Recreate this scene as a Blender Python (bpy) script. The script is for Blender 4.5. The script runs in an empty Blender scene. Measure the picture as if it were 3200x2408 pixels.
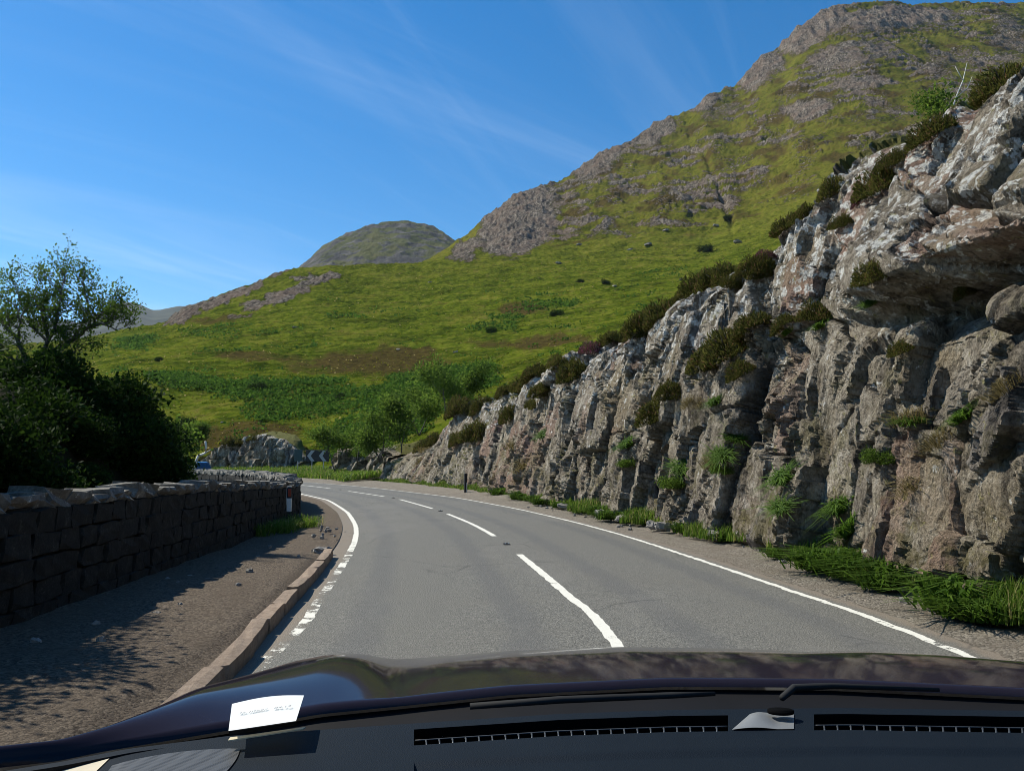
import bpy, math, random
import numpy as np
from mathutils import Vector, Matrix

R = math.radians
sc = bpy.context.scene
col = sc.collection
rng = np.random.default_rng(11)
random.seed(11)

# ------------------------------------------------------------------ camera
CAM_H = 1.65
FOC = 780.0            # focal length in pixels of a 1024 px wide frame
PITCH = math.atan(77.0 / FOC)
cd = bpy.data.cameras.new('camera')
cam = bpy.data.objects.new('camera', cd)
col.objects.link(cam)
cam.location = (0, 0, CAM_H)
cam.rotation_euler = (R(90) + PITCH, 0, 0)
cd.sensor_width = 36.0
cd.lens = FOC / 1024 * 36
cd.clip_start = 0.05
cd.clip_end = 40000
sc.camera = cam

# ------------------------------------------------------------------ sky, sun, exposure
SUN_EL, SUN_AZ = R(47), math.atan2(-0.907, 0.42)
w = bpy.data.worlds.new('World')
sc.world = w
w.use_nodes = True
wn, wl = w.node_tree.nodes, w.node_tree.links
wn.clear()
wo = wn.new('ShaderNodeOutputWorld')
bg = wn.new('ShaderNodeBackground')
sky = wn.new('ShaderNodeTexSky')
sky.sky_type = 'NISHITA'
sky.sun_disc = False
sky.sun_elevation = SUN_EL
sky.sun_rotation = SUN_AZ
sky.altitude = 200
sky.air_density = 1.0
sky.dust_density = 0.1
sky.ozone_density = 2.0
bg.inputs['Strength'].default_value = 0.112
# thin streaky cirrus, laid out by direction on a flat layer high above
tc = wn.new('ShaderNodeTexCoord')
sep = wn.new('ShaderNodeSeparateXYZ')
wl.new(tc.outputs['Generated'], sep.inputs[0])
def wm(op, a, b=None, c=None):
    n = wn.new('ShaderNodeMath'); n.operation = op
    for i, v in enumerate((a, b, c)):
        if v is None: continue
        if hasattr(v, 'is_output'): wl.new(v, n.inputs[i])
        else: n.inputs[i].default_value = v
    return n.outputs[0]
zz = wm('MAXIMUM', sep.outputs['Z'], 0.03)
px_ = wm('DIVIDE', sep.outputs['X'], wm('ADD', zz, 0.12))
py_ = wm('DIVIDE', sep.outputs['Y'], wm('ADD', zz, 0.12))
cmb = wn.new('ShaderNodeCombineXYZ')
wl.new(px_, cmb.inputs[0]); wl.new(py_, cmb.inputs[1])
def cirrus(rot, sx, sy, scale, lo, hi, detail=6, dist=0.6, off=(0, 0, 0)):
    mp = wn.new('ShaderNodeMapping')
    mp.inputs['Rotation'].default_value = (0, 0, R(rot))
    mp.inputs['Location'].default_value = off
    wl.new(cmb.outputs[0], mp.inputs[0])
    m2 = wn.new('ShaderNodeMapping')
    m2.inputs['Scale'].default_value = (sx, sy, 1)
    wl.new(mp.outputs[0], m2.inputs[0])
    mp = m2
    n = wn.new('ShaderNodeTexNoise')
    n.inputs['Scale'].default_value = scale
    n.inputs['Detail'].default_value = detail
    n.inputs['Roughness'].default_value = 0.6
    n.inputs['Distortion'].default_value = dist
    wl.new(mp.outputs[0], n.inputs['Vector'])
    mr = wn.new('ShaderNodeMapRange')
    mr.interpolation_type = 'SMOOTHSTEP'
    mr.inputs['From Min'].default_value = lo
    mr.inputs['From Max'].default_value = hi
    wl.new(n.outputs['Fac'], mr.inputs['Value'])
    return mr.outputs[0]
c1 = cirrus(-38, 0.20, 1.5, 1.1, 0.46, 0.76, off=(0.9, 0.3, 0))
c2 = cirrus(-62, 0.20, 1.7, 2.0, 0.50, 0.76, dist=1.0, off=(3.1, 0.4, 0))
cl = wm('MULTIPLY_ADD', c1, 0.46, wm('MULTIPLY', c2, 0.22))
low = wm('SUBTRACT', 1.0, wm('MULTIPLY', zz, 2.1))
clm = wm('MULTIPLY', wm('MINIMUM', cl, 0.62), wm('MAXIMUM', low, 0.27))
mixc = wn.new('ShaderNodeMix'); mixc.data_type = 'RGBA'
wl.new(clm, mixc.inputs[0])
hs = wn.new('ShaderNodeHueSaturation')
hs.inputs['Saturation'].default_value = 1.45
wl.new(sky.outputs[0], hs.inputs['Color'])
wl.new(hs.outputs[0], mixc.inputs[6])
mixc.inputs[7].default_value = (7.2, 8.0, 8.8, 1)
wl.new(mixc.outputs[2], bg.inputs['Color'])
wl.new(bg.outputs[0], wo.inputs['Surface'])

sd = bpy.data.lights.new('sun', 'SUN')
sd.energy = 5.0
sd.angle = R(0.53)
sd.color = (1.0, 0.945, 0.83)
so = bpy.data.objects.new('sun', sd)
col.objects.link(so)
SUN = Vector((math.sin(SUN_AZ) * math.cos(SUN_EL), math.cos(SUN_AZ) * math.cos(SUN_EL), math.sin(SUN_EL)))
so.rotation_euler = SUN.to_track_quat('Z', 'Y').to_euler()
so.location = (-20, 10, 40)

sc.view_settings.view_transform = 'Standard'
sc.view_settings.look = 'None'
sc.view_settings.gamma = 1.0
sc.view_settings.exposure = 0.42
sc.view_settings.use_curve_mapping = False
sc.cycles.max_bounces = 6
sc.cycles.diffuse_bounces = 2
sc.cycles.glossy_bounces = 3
sc.cycles.transparent_max_bounces = 12
sc.cycles.use_denoising = True
sc.cycles.filter_width = 0.9

# ------------------------------------------------------------------ numpy noise
def _h(ix, iy, seed):
    n = (ix.astype(np.int64) * 374761393 + iy.astype(np.int64) * 668265263 + seed * 2147483647) & 0xFFFFFFFF
    n = ((n ^ (n >> 13)) * 1274126177) & 0xFFFFFFFF
    n = ((n ^ (n >> 15)) * 2246822519) & 0xFFFFFFFF
    return ((n ^ (n >> 16)) & 0xFFFFFF) / float(0x1000000)

def perlin(x, y, seed=0):
    x = np.asarray(x, float); y = np.asarray(y, float)
    x0 = np.floor(x); y0 = np.floor(y)
    fx, fy = x - x0, y - y0
    u = fx * fx * fx * (fx * (fx * 6 - 15) + 10)
    v = fy * fy * fy * (fy * (fy * 6 - 15) + 10)
    def g(i, j):
        a = _h(x0 + i, y0 + j, seed) * 2 * np.pi
        return np.cos(a) * (fx - i) + np.sin(a) * (fy - j)
    a = g(0, 0); b = g(1, 0); c = g(0, 1); d = g(1, 1)
    return 1.4 * ((a + (b - a) * u) * (1 - v) + (c + (d - c) * u) * v)

def fbm(x, y, oct=5, seed=0, gain=0.5, lac=2.03, ridged=False):
    s = 0; a = 1; t = 0
    for k in range(oct):
        n = perlin(x, y, seed + k * 17)
        if ridged: n = 1 - 2 * np.abs(n)
        s = s + a * n; t += a
        a *= gain; x = x * lac + 13.7; y = y * lac + 5.3
    return s / t

def voronoi(x, y, seed=0):
    """F1, F2, two random numbers of the nearest cell and the offset from its point."""
    x0 = np.floor(x); y0 = np.floor(y)
    f1 = np.full(x.shape, 9.0); f2 = np.full(x.shape, 9.0)
    r1 = np.zeros(x.shape); r2 = np.zeros(x.shape); r3 = np.zeros(x.shape); ox = np.zeros(x.shape); oy = np.zeros(x.shape)
    for i in (-1, 0, 1):
        for j in (-1, 0, 1):
            cx, cy = x0 + i, y0 + j
            px = cx + 0.1 + 0.8 * _h(cx, cy, seed); py = cy + 0.1 + 0.8 * _h(cx, cy, seed + 1)
            dx, dy = x - px, y - py
            d = 0.5 * np.sqrt(dx * dx + dy * dy) + 0.5 * np.maximum(np.abs(dx), np.abs(dy))
            m = d < f1
            f2 = np.where(m, f1, np.minimum(f2, d))
            f1 = np.where(m, d, f1)
            r1 = np.where(m, _h(cx, cy, seed + 2), r1); r2 = np.where(m, _h(cx, cy, seed + 3), r2); r3 = np.where(m, _h(cx, cy, seed + 4), r3)
            ox = np.where(m, dx, ox); oy = np.where(m, dy, oy)
    return f1, f2, r1, r2, r3, ox, oy

def sstep(a, b, x):
    t = np.clip((x - a) / (b - a), 0, 1)
    return t * t * (3 - 2 * t)

def catmull(pts, n=40):
    """A smooth polyline through the points, n samples per span."""
    P = np.array(pts, float)
    P = np.vstack([2 * P[0] - P[1], P, 2 * P[-1] - P[-2]])
    out = []
    t = np.linspace(0, 1, n, endpoint=False)[:, None]
    for i in range(1, len(P) - 2):
        a, b, c, d = P[i - 1], P[i], P[i + 1], P[i + 2]
        out.append(0.5 * (2 * b + (c - a) * t + (2 * a - 5 * b + 4 * c - d) * t ** 2 + (3 * b - a - 3 * c + d) * t ** 3))
    out.append(P[-2][None])
    return np.vstack(out)

class Path:
    """A plan polyline with arc length; at(s) gives the point and its right-hand normal."""
    def __init__(self, pts):
        self.p = catmull(pts)[:, :2]
        seg = np.linalg.norm(np.diff(self.p, axis=0), axis=1)
        self.s = np.concatenate([[0], np.cumsum(seg)])
        self.len = self.s[-1]
    def at(self, s):
        s = np.asarray(s, float)
        x = np.interp(s, self.s, self.p[:, 0]); y = np.interp(s, self.s, self.p[:, 1])
        e = 0.15
        dx = np.interp(s + e, self.s, self.p[:, 0]) - np.interp(s - e, self.s, self.p[:, 0])
        dy = np.interp(s + e, self.s, self.p[:, 1]) - np.interp(s - e, self.s, self.p[:, 1])
        l = np.sqrt(dx * dx + dy * dy) + 1e-9
        return x, y, dy / l, -dx / l
    def s_at_y(self, y):
        return np.interp(y, self.p[:, 1], self.s)
    def off(self, s, d):
        x, y, nx, ny = self.at(s)
        return x + nx * d, y + ny * d

# ------------------------------------------------------------------ object helpers
def tag(o, label=None, cat=None, group=None, kind=None):
    if label: o['label'] = label
    if cat: o['category'] = cat
    if group: o['group'] = group
    if kind: o['kind'] = kind
    return o

def link(name, me, mat=None, parent=None, loc=None):
    o = bpy.data.objects.new(name, me)
    col.objects.link(o)
    if mat is not None and me is not None and not me.materials: me.materials.append(mat)
    if parent is not None: o.parent = parent
    if loc is not None: o.location = loc
    return o

def empty(name, loc=(0, 0, 0), rz=0.0):
    o = bpy.data.objects.new(name, None)
    o.empty_display_size = 0.2
    col.objects.link(o)
    o.location = loc
    o.rotation_euler = (0, 0, rz)
    return o

def copy_tree(o, parent=None):
    c = o.copy()
    col.objects.link(c)
    c.parent = parent
    for ch in list(o.children): copy_tree(ch, c)
    return c

def raw_mesh(name, V, F, attrs=None, smooth=False):
    """Mesh from a vertex array and an (n, 4) or (n, 3) face array."""
    V = np.asarray(V, np.float32).reshape(-1, 3); F = np.asarray(F, np.int32)
    k = F.shape[1]
    me = bpy.data.meshes.new(name)
    me.vertices.add(len(V)); me.vertices.foreach_set('co', V.ravel())
    me.loops.add(F.size); me.loops.foreach_set('vertex_index', F.ravel())
    me.polygons.add(len(F))
    me.polygons.foreach_set('loop_start', np.arange(0, F.size, k, dtype=np.int32))
    me.polygons.foreach_set('loop_total', np.full(len(F), k, np.int32))
    me.update(calc_edges=True)
    me.polygons.foreach_set('use_smooth', np.full(len(F), smooth))
    for n, a in (attrs or {}).items():
        at = me.attributes.new(n, 'FLOAT', 'POINT')
        at.data.foreach_set('value', np.asarray(a, np.float32).ravel())
    return me

def grid_mesh(name, P, attrs=None, smooth=True):
    n, m = P.shape[:2]
    i = np.arange(n * m).reshape(n, m)
    F = np.stack([i[:-1, :-1], i[1:, :-1], i[1:, 1:], i[:-1, 1:]], -1).reshape(-1, 4)
    return raw_mesh(name, P.reshape(-1, 3), F, attrs, smooth)

class MB:
    """Collects boxes, tubes and free faces; build() links them as one mesh object."""
    def __init__(s): s.v = []; s.f = []
    def add(s, V, F):
        b = len(s.v); s.v += [tuple(v) for v in V]; s.f += [tuple(b + i for i in f) for f in F]; return s
    def box(s, c, d, rot=None):
        x, y, z = (k / 2 for k in d)
        V = [Vector((sx * x, sy * y, sz * z)) for sz in (-1, 1) for sx, sy in ((-1, -1), (1, -1), (1, 1), (-1, 1))]
        if rot is not None: V = [rot @ v for v in V]
        V = [v + Vector(c) for v in V]
        return s.add(V, [(3, 2, 1, 0), (4, 5, 6, 7), (0, 1, 5, 4), (1, 2, 6, 5), (2, 3, 7, 6), (3, 0, 4, 7)])
    def tube(s, pts, rad, sides=6, cap=True):
        pts = [Vector(p) for p in pts]; V = []; F = []
        up = Vector((0.31, 0.22, 0.92))
        for k, p in enumerate(pts):
            d = (pts[min(k + 1, len(pts) - 1)] - pts[max(k - 1, 0)])
            d = d.normalized() if d.length > 1e-9 else Vector((0, 0, 1))
            a = d.cross(up)
            if a.length < 1e-3: a = d.cross(Vector((1, 0, 0)))
            a.normalize(); b = d.cross(a)
            r = rad[k] if hasattr(rad, '__len__') else rad
            for q in range(sides):
                t = 2 * math.pi * q / sides
                V.append(p + a * (r * math.cos(t)) + b * (r * math.sin(t)))
        for k in range(len(pts) - 1):
            for q in range(sides):
                q2 = (q + 1) % sides
                F.append((k * sides + q, k * sides + q2, (k + 1) * sides + q2, (k + 1) * sides + q))
        if cap:
            F.append(tuple(range(sides - 1, -1, -1))); F.append(tuple(range((len(pts) - 1) * sides, len(pts) * sides)))
        return s.add(V, F)
    def prism(s, poly, h, axis='z'):
        """poly: list of 3D points (flat), extruded by the vector h."""
        n = len(poly); h = Vector(h)
        V = [Vector(p) for p in poly] + [Vector(p) + h for p in poly]
        F = [tuple(range(n - 1, -1, -1)), tuple(range(n, 2 * n))] + [(i, (i + 1) % n, n + (i + 1) % n, n + i) for i in range(n)]
        return s.add(V, F)
    def mesh(s, name, smooth=False):
        me = bpy.data.meshes.new(name)
        me.from_pydata([tuple(v) for v in s.v], [], s.f); me.update()
        if smooth: me.polygons.foreach_set('use_smooth', [True] * len(me.polygons))
        return me
    def build(s, name, mat, parent=None, smooth=False, bevel=0):
        o = link(name, s.mesh(name, smooth), mat, parent)
        if bevel:
            b = o.modifiers.new('bevel', 'BEVEL'); b.width = bevel; b.segments = 2; b.limit_method = 'ANGLE'
        return o

# ------------------------------------------------------------------ material helper
class G:
    def __init__(s, name):
        s.m = bpy.data.materials.new(name); s.m.use_nodes = True
        s.t = s.m.node_tree; s.t.nodes.clear()
        s.out = s.t.nodes.new('ShaderNodeOutputMaterial')
        s._pos = None
    def put(s, sock, v):
        if v is None: return
        if hasattr(v, 'is_output'): s.t.links.new(v, sock)
        else:
            if isinstance(v, (tuple, list)) and len(v) == 3 and len(sock.default_value) == 4: v = (*v, 1)
            sock.default_value = v
    def node(s, typ, ins=None, **props):
        n = s.t.nodes.new('ShaderNode' + typ)
        for k, v in props.items(): setattr(n, k, v)
        for k, v in (ins or {}).items(): s.put(n.inputs[k], v)
        return n
    @property
    def pos(s):
        if s._pos is None: s._pos = s.node('NewGeometry').outputs['Position']
        return s._pos
    def obj(s): return s.node('TexCoord').outputs['Object']
    def scale(s, vec, sc3, rot=(0, 0, 0)):
        return s.node('Mapping', {'Vector': vec, 'Scale': sc3, 'Rotation': rot}).outputs[0]
    def noise(s, scale, detail=4, rough=0.55, vec=None, dist=0.0):
        return s.node('TexNoise', {'Vector': vec or s.pos, 'Scale': scale, 'Detail': detail, 'Roughness': rough, 'Distortion': dist}).outputs['Fac']
    def vor(s, scale, vec=None, feature='F1', out='Distance'):
        return s.node('TexVoronoi', {'Vector': vec or s.pos, 'Scale': scale}, feature=feature).outputs[out]
    def attr(s, n): return s.node('Attribute', attribute_name=n).outputs['Fac']
    def rand(s): return s.node('ObjectInfo').outputs['Random']
    def step(s, v, lo, hi, a=0.0, b=1.0):
        return s.node('MapRange', {'Value': v, 'From Min': lo, 'From Max': hi, 'To Min': a, 'To Max': b}, interpolation_type='SMOOTHSTEP').outputs[0]
    def mix(s, f, a, b, blend='MIX'):
        n = s.node('Mix', data_type='RGBA', blend_type=blend)
        s.put(n.inputs[0], f); s.put(n.inputs[6], a); s.put(n.inputs[7], b)
        return n.outputs[2]
    def ma(s, op, a, b=None):
        n = s.node('Math', operation=op); s.put(n.inputs[0], a); s.put(n.inputs[1], b)
        return n.outputs[0]
    def ramp(s, f, stops):
        n = s.node('ValToRGB', {'Fac': f}); e = n.color_ramp.elements
        while len(e) < len(stops): e.new(0.5)
        for k, (p, c) in enumerate(stops): e[k].position = p; e[k].color = (*c, 1)
        return n.outputs[0]
    def bump(s, h, st=0.5, dist=0.02, nrm=None):
        return s.node('Bump', {'Height': h, 'Strength': st, 'Distance': dist, 'Normal': nrm}).outputs[0]
    def done(s, color, rough=0.8, spec=0.3, nrm=None, metal=0.0, coat=0.0, **kw):
        ins = {'Base Color': color, 'Roughness': rough, 'Specular IOR Level': spec, 'Metallic': metal}
        if nrm is not None: ins['Normal'] = nrm
        if coat: ins['Coat Weight'] = coat; ins['Coat Roughness'] = 0.03
        ins.update(kw)
        b = s.node('BsdfPrincipled', ins)
        s.t.links.new(b.outputs[0], s.out.inputs['Surface'])
        return s.m

def plain(name, c, rough=0.6, spec=0.4, metal=0.0, coat=0.0, var=0.12, scale=9.0):
    g = G(name)
    n = g.noise(scale, 3)
    return g.done(g.mix(g.step(n, 0.3, 0.7), tuple(k * (1 - var) for k in c), tuple(min(1, k * (1 + var)) for k in c)), rough, spec, None, metal, coat)

def leafmat(name, dark, light, trans=0.35, extra=None, rough=0.6, spec=0.2):
    """Foliage: colour varies leaf by leaf, some light passes through."""
    g = G(name)
    r = g.attr('rnd')
    c = g.mix(r, dark, light)
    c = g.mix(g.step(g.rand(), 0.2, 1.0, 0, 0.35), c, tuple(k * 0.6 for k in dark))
    if extra is not None:
        c = g.mix(g.step(r, 0.86, 0.93), c, extra)
    b = g.node('BsdfPrincipled', {'Base Color': c, 'Roughness': rough, 'Specular IOR Level': spec})
    tr = g.node('BsdfTranslucent', {'Color': c})
    mx = g.node('MixShader', {0: trans, 1: b.outputs[0], 2: tr.outputs[0]})
    g.t.links.new(mx.outputs[0], g.out.inputs['Surface'])
    return g.m

def px2ray(x, y, s=1024 / 2212):
    """Plan slope x/y and rise z/y of the sight line through a point of the 2212 px wide picture."""
    cx = (x * s - 512) / FOC; cy = (385 - y * s) / FOC
    dy = math.cos(PITCH) - cy * math.sin(PITCH)
    return cx / dy, (math.sin(PITCH) + cy * math.cos(PITCH)) / dy

# ------------------------------------------------------------------ materials of the setting
def m_terrain(name, far=0.0):
    g = G(name)
    p = g.pos
    n1 = g.noise(0.012, 5, 0.6); n2 = g.noise(0.07, 5, 0.62); n3 = g.noise(0.6, 5, 0.65)
    st = g.noise(0.22, 4, 0.6, g.scale(p, (0.22, 0.5, 1.8)))
    grass = g.ramp(g.ma('ADD', g.ma('MULTIPLY', n2, 0.55), g.ma('MULTIPLY', n3, 0.45)),
                   [(0.39, (0.022, 0.038, 0.004)), (0.47, (0.068, 0.096, 0.008)), (0.54, (0.112, 0.134, 0.013)), (0.63, (0.175, 0.160, 0.028))])
    grass = g.mix(g.step(st, 0.48, 0.66, 0, 0.6), grass, (0.034, 0.046, 0.006))
    st2 = g.noise(0.9, 5, 0.7, g.scale(p, (0.25, 0.35, 1.3)))
    grass = g.mix(g.step(st2, 0.52, 0.62, 0, 0.55), grass, (0.030, 0.038, 0.006))
    grass = g.mix(g.step(st2, 0.46, 0.38, 0, 0.35), grass, (0.19, 0.18, 0.03))
    grass = g.mix(g.step(g.noise(0.15, 6, 0.75), 0.55, 0.7, 0, 0.6), grass, (0.115, 0.085, 0.030))
    brk = g.mix(n3, (0.026, 0.062, 0.008), (0.075, 0.130, 0.018))
    hth = g.ramp(n3, [(0.3, (0.028, 0.020, 0.010)), (0.55, (0.070, 0.048, 0.018)), (0.75, (0.090, 0.078, 0.018))])
    pn = g.ma('ADD', g.ma('MULTIPLY', g.ma('SUBTRACT', n3, 0.5), 0.9), g.ma('MULTIPLY', g.ma('SUBTRACT', n2, 0.5), 1.6))
    zs = g.node('SeparateXYZ', {0: p}).outputs['Z']
    thin = g.step(zs, 60.0, 200.0, 0, 0.75)
    grass = g.mix(thin, grass, g.ramp(g.ma('ADD', g.ma('MULTIPLY', n2, 0.4), g.ma('MULTIPLY', n3, 0.6)), [(0.38, (0.050, 0.056, 0.010)), (0.48, (0.125, 0.122, 0.018)), (0.58, (0.19, 0.165, 0.032))]))
    c = g.mix(g.step(g.ma('ADD', g.attr('bracken'), pn), 0.30, 1.0, 0, 0.42), grass, brk)
    c = g.mix(g.step(g.ma('ADD', g.attr('heather'), pn), 0.22, 0.75, 0, 0.9), c, hth)
    rv = g.scale(p, (1.0, 1.0, 0.35))
    r1 = g.noise(0.05, 5, 0.6); r2 = g.noise(0.45, 6, 0.72, g.scale(p, (1.3, 1.0, 0.32)))
    rock = g.ramp(r2, [(0.36, (0.026, 0.024, 0.024)), (0.46, (0.115, 0.098, 0.082)), (0.55, (0.22, 0.185, 0.150)), (0.66, (0.38, 0.33, 0.27))])
    rock = g.mix(g.step(r1, 0.4, 0.65, 0, 0.6), rock, g.mix(r2, (0.10, 0.068, 0.052), (0.28, 0.20, 0.155)))
    rock = g.mix(g.step(g.noise(0.8, 5, 0.7), 0.58, 0.72, 0, 0.7), rock, (0.075, 0.085, 0.022))
    m = g.step(g.ma('ADD', g.attr('rock'), g.ma('MULTIPLY', g.ma('SUBTRACT', g.noise(0.35, 6, 0.75, g.scale(p, (1, 1, 1.6))), 0.5), 1.1)), 0.42, 0.58)
    c = g.mix(m, c, rock)
    hb = g.ma('ADD', g.noise(0.4, 7, 0.78, g.scale(p, (.6, .8, 1.2))), g.ma('MULTIPLY', g.noise(1.6, 4, 0.7), 0.5))
    b1 = g.bump(hb, 0.8, 1.0)
    b2 = g.bump(g.ma('MULTIPLY', g.noise(0.45, 7, 0.75, rv), m), 0.9, 2.2, b1)
    return g.done(c, 0.95, 0.0, b2)

M = {}
M['terrain'] = m_terrain('moor_grass_and_rock')

def m_hill(name):
    g = G(name)
    n2 = g.noise(0.006, 7, 0.68); n3 = g.noise(0.03, 6, 0.7)
    c = g.ramp(n2, [(0.35, (0.030, 0.042, 0.010)), (0.5, (0.075, 0.080, 0.017)), (0.65, (0.110, 0.098, 0.030))])
    rk = g.ramp(n3, [(0.35, (0.022, 0.022, 0.025)), (0.5, (0.070, 0.066, 0.064)), (0.68, (0.15, 0.135, 0.118))])
    m = g.step(g.ma('ADD', g.attr('rock'), g.ma('MULTIPLY', g.ma('SUBTRACT', g.noise(0.02, 7, 0.75), 0.5), 1.2)), 0.42, 0.58)
    return g.done(g.mix(m, c, rk), 0.92, 0.1, g.bump(g.noise(0.03, 8, 0.75), 0.9, 14.0))
M['hill'] = m_hill('distant_hill_grass_and_rock')
M['farhill'] = plain('far_heather_moor', (0.040, 0.044, 0.028), .95, .03, var=.5, scale=.004)

def m_cliff():
    g = G('cliff_rock')
    p = g.pos
    pv = g.scale(p, (1, 1, 0.72))
    base = g.noise(0.35, 4, 0.6); mid = g.noise(2.2, 6, 0.68, pv); fine = g.noise(14, 6, 0.7)
    tone = g.attr('tone')
    c = g.ramp(g.ma('ADD', g.ma('MULTIPLY', mid, 0.6), g.ma('MULTIPLY', fine, 0.4)),
               [(0.37, (0.048, 0.039, 0.029)), (0.45, (0.205, 0.170, 0.126)), (0.53, (0.37, 0.318, 0.245)), (0.62, (0.56, 0.50, 0.41))])
    # blocks differ: some pink-brown, some grey-blue, some ochre
    c = g.mix(g.step(tone, 0.62, 0.95, 0, 0.75), c, g.mix(fine, (0.22, 0.115, 0.080), (0.48, 0.31, 0.235)))
    c = g.mix(g.step(tone, 0.22, 0.02, 0, 0.5), c, g.mix(fine, (0.075, 0.070, 0.076), (0.32, 0.295, 0.30)))
    c = g.mix(g.step(g.noise(0.9, 5, 0.7), 0.53, 0.68, 0, 0.5), c, g.mix(fine, (0.10, 0.090, 0.036), (0.36, 0.32, 0.16)))
    c = g.mix(g.step(base, 0.50, 0.66, 0, 0.55), c, g.mix(fine, (0.20, 0.145, 0.075), (0.40, 0.32, 0.20)))
    # dark seep streaks run down the face
    pz = g.scale(p, (1, 1, 0.10))
    c = g.mix(g.step(g.noise(1.5, 5, 0.62, pz), 0.57, 0.67, 0, 0.8), c, (0.040, 0.035, 0.030))
    # pale crustose lichen, more of it high up
    zs = g.node('SeparateXYZ', {0: p}).outputs['Z']
    lich = g.ma('ADD', g.noise(4.2, 5, 0.7), g.step(zs, 2.0, 6.0, -0.06, 0.075))
    c = g.mix(g.ma('MULTIPLY', g.step(lich, 0.575, 0.62), g.step(fine, 0.35, 0.55, 0.4, 1.0)), c, (0.76, 0.74, 0.68))
    c = g.mix(g.step(g.noise(6.0, 4, 0.6, g.scale(p, (1, 1, 1), (0, 0, 1))), 0.63, 0.68, 0, 0.55), c, (0.33, 0.30, 0.10))
    # hairline joints
    jv = g.scale(g.mix(0.16, p, g.node('TexNoise', {'Vector': p, 'Scale': 2.5, 'Detail': 4.0}).outputs['Color']), (1.0, 1.0, 0.55), (0.0, 0.22, 0.0))
    for sc1, wd, am in ((2.3, 0.030, 0.4), (6.5, 0.045, 0.5)):
        je = g.vor(sc1, jv, 'DISTANCE_TO_EDGE')
        c = g.mix(g.ma('MULTIPLY', g.step(je, wd, 0.0), g.step(g.noise(0.8 * sc1, 3, 0.6), 0.40, 0.60, 0, am)), c, (0.026, 0.022, 0.019))
    c = g.mix(g.step(g.noise(9, 6, 0.8, pv), 0.54, 0.62, 0, 0.7), c, (0.045, 0.038, 0.030))
    # moss and soil where it lies flat
    vg = g.step(g.ma('ADD', g.attr('veg'), g.ma('MULTIPLY', g.ma('SUBTRACT', g.noise(3.0, 6, 0.7), 0.5), 1.0)), 0.48, 0.66)
    film = g.ma('MULTIPLY', g.step(g.noise(1.1, 6, 0.75), 0.50, 0.62, 0, 0.7), g.step(zs, 3.6, 0.6))
    c = g.mix(film, c, g.mix(fine, (0.045, 0.042, 0.014), (0.20, 0.165, 0.06)))
    c = g.mix(vg, c, g.mix(fine, (0.055, 0.070, 0.014), (0.19, 0.165, 0.045)))
    c = g.mix(g.step(g.attr('crack'), 0.1, 0.8, 0, 0.85), c, (0.030, 0.026, 0.022))
    hb = g.ma('ADD', g.ma('MULTIPLY', g.noise(5, 7, 0.72, pv), 1.0), g.ma('MULTIPLY', g.noise(24, 5, 0.7, pv), 0.55))
    return g.done(c, 0.9, 0.15, g.bump(hb, 1.0, 0.20))
M['cliff'] = m_cliff()

def m_asphalt():
    g = G('worn_asphalt')
    n1 = g.noise(0.5, 4, 0.6); n2 = g.noise(55, 4, 0.75); n3 = g.noise(190, 2, 0.6)
    c = g.ramp(g.ma('ADD', g.ma('MULTIPLY', n2, 0.6), g.ma('MULTIPLY', n3, 0.4)), [(0.40, (0.030, 0.030, 0.026)), (0.5, (0.118, 0.114, 0.099)), (0.60, (0.265, 0.252, 0.215))])
    c = g.mix(g.step(g.noise(22, 5, 0.8), 0.52, 0.66, 0, 0.5), c, (0.045, 0.044, 0.040))
    c = g.mix(g.step(g.noise(30, 4, 0.8, g.scale(g.pos, (1, 1, 1), (0, 0, .7))), 0.56, 0.68, 0, 0.5), c, (0.27, 0.255, 0.215))
    c = g.mix(g.step(n1, 0.35, 0.7, 0, 0.35), c, (0.130, 0.120, 0.100))
    c = g.mix(g.step(g.noise(1.4, 6, 0.7), 0.6, 0.75, 0, 0.3), c, (0.085, 0.083, 0.08))
    dirt = g.attr('dirt')
    c = g.mix(g.step(g.ma('ADD', dirt, g.ma('MULTIPLY', g.ma('SUBTRACT', g.noise(7, 6, 0.75), 0.5), 0.9)), 0.35, 0.8, 0, 0.85), c, g.mix(n2, (0.11, 0.085, 0.06), (0.28, 0.23, 0.175)))
    c = g.mix(g.step(g.ma('ADD', g.attr('wheel'), g.ma('MULTIPLY', g.ma('SUBTRACT', g.noise(1.1, 5, 0.6), 0.5), 0.7)), 0.4, 1.0, 0, 0.5), c, (0.088, 0.087, 0.084))
    c = g.mix(g.step(g.noise(0.35, 5, 0.65, g.scale(g.pos, (1, .35, 1))), 0.52, 0.60, 0, 0.28), c, (0.17, 0.16, 0.14))
    c = g.mix(g.ma('MULTIPLY', g.step(g.vor(0.5, g.mix(0.25, g.pos, g.node('TexNoise', {'Vector': g.pos, 'Scale': 1.6, 'Detail': 5.0}).outputs['Color']), 'DISTANCE_TO_EDGE'), 0.010, 0.002), g.step(g.noise(0.3, 3), 0.5, 0.6, 0, .55)), c, (0.035, 0.034, 0.032))
    return g.done(c, 0.82, 0.35, g.bump(g.ma('ADD', g.vor(70), g.ma('MULTIPLY', n2, 0.5)), 0.5, 0.012))
M['asphalt'] = m_asphalt()

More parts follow.
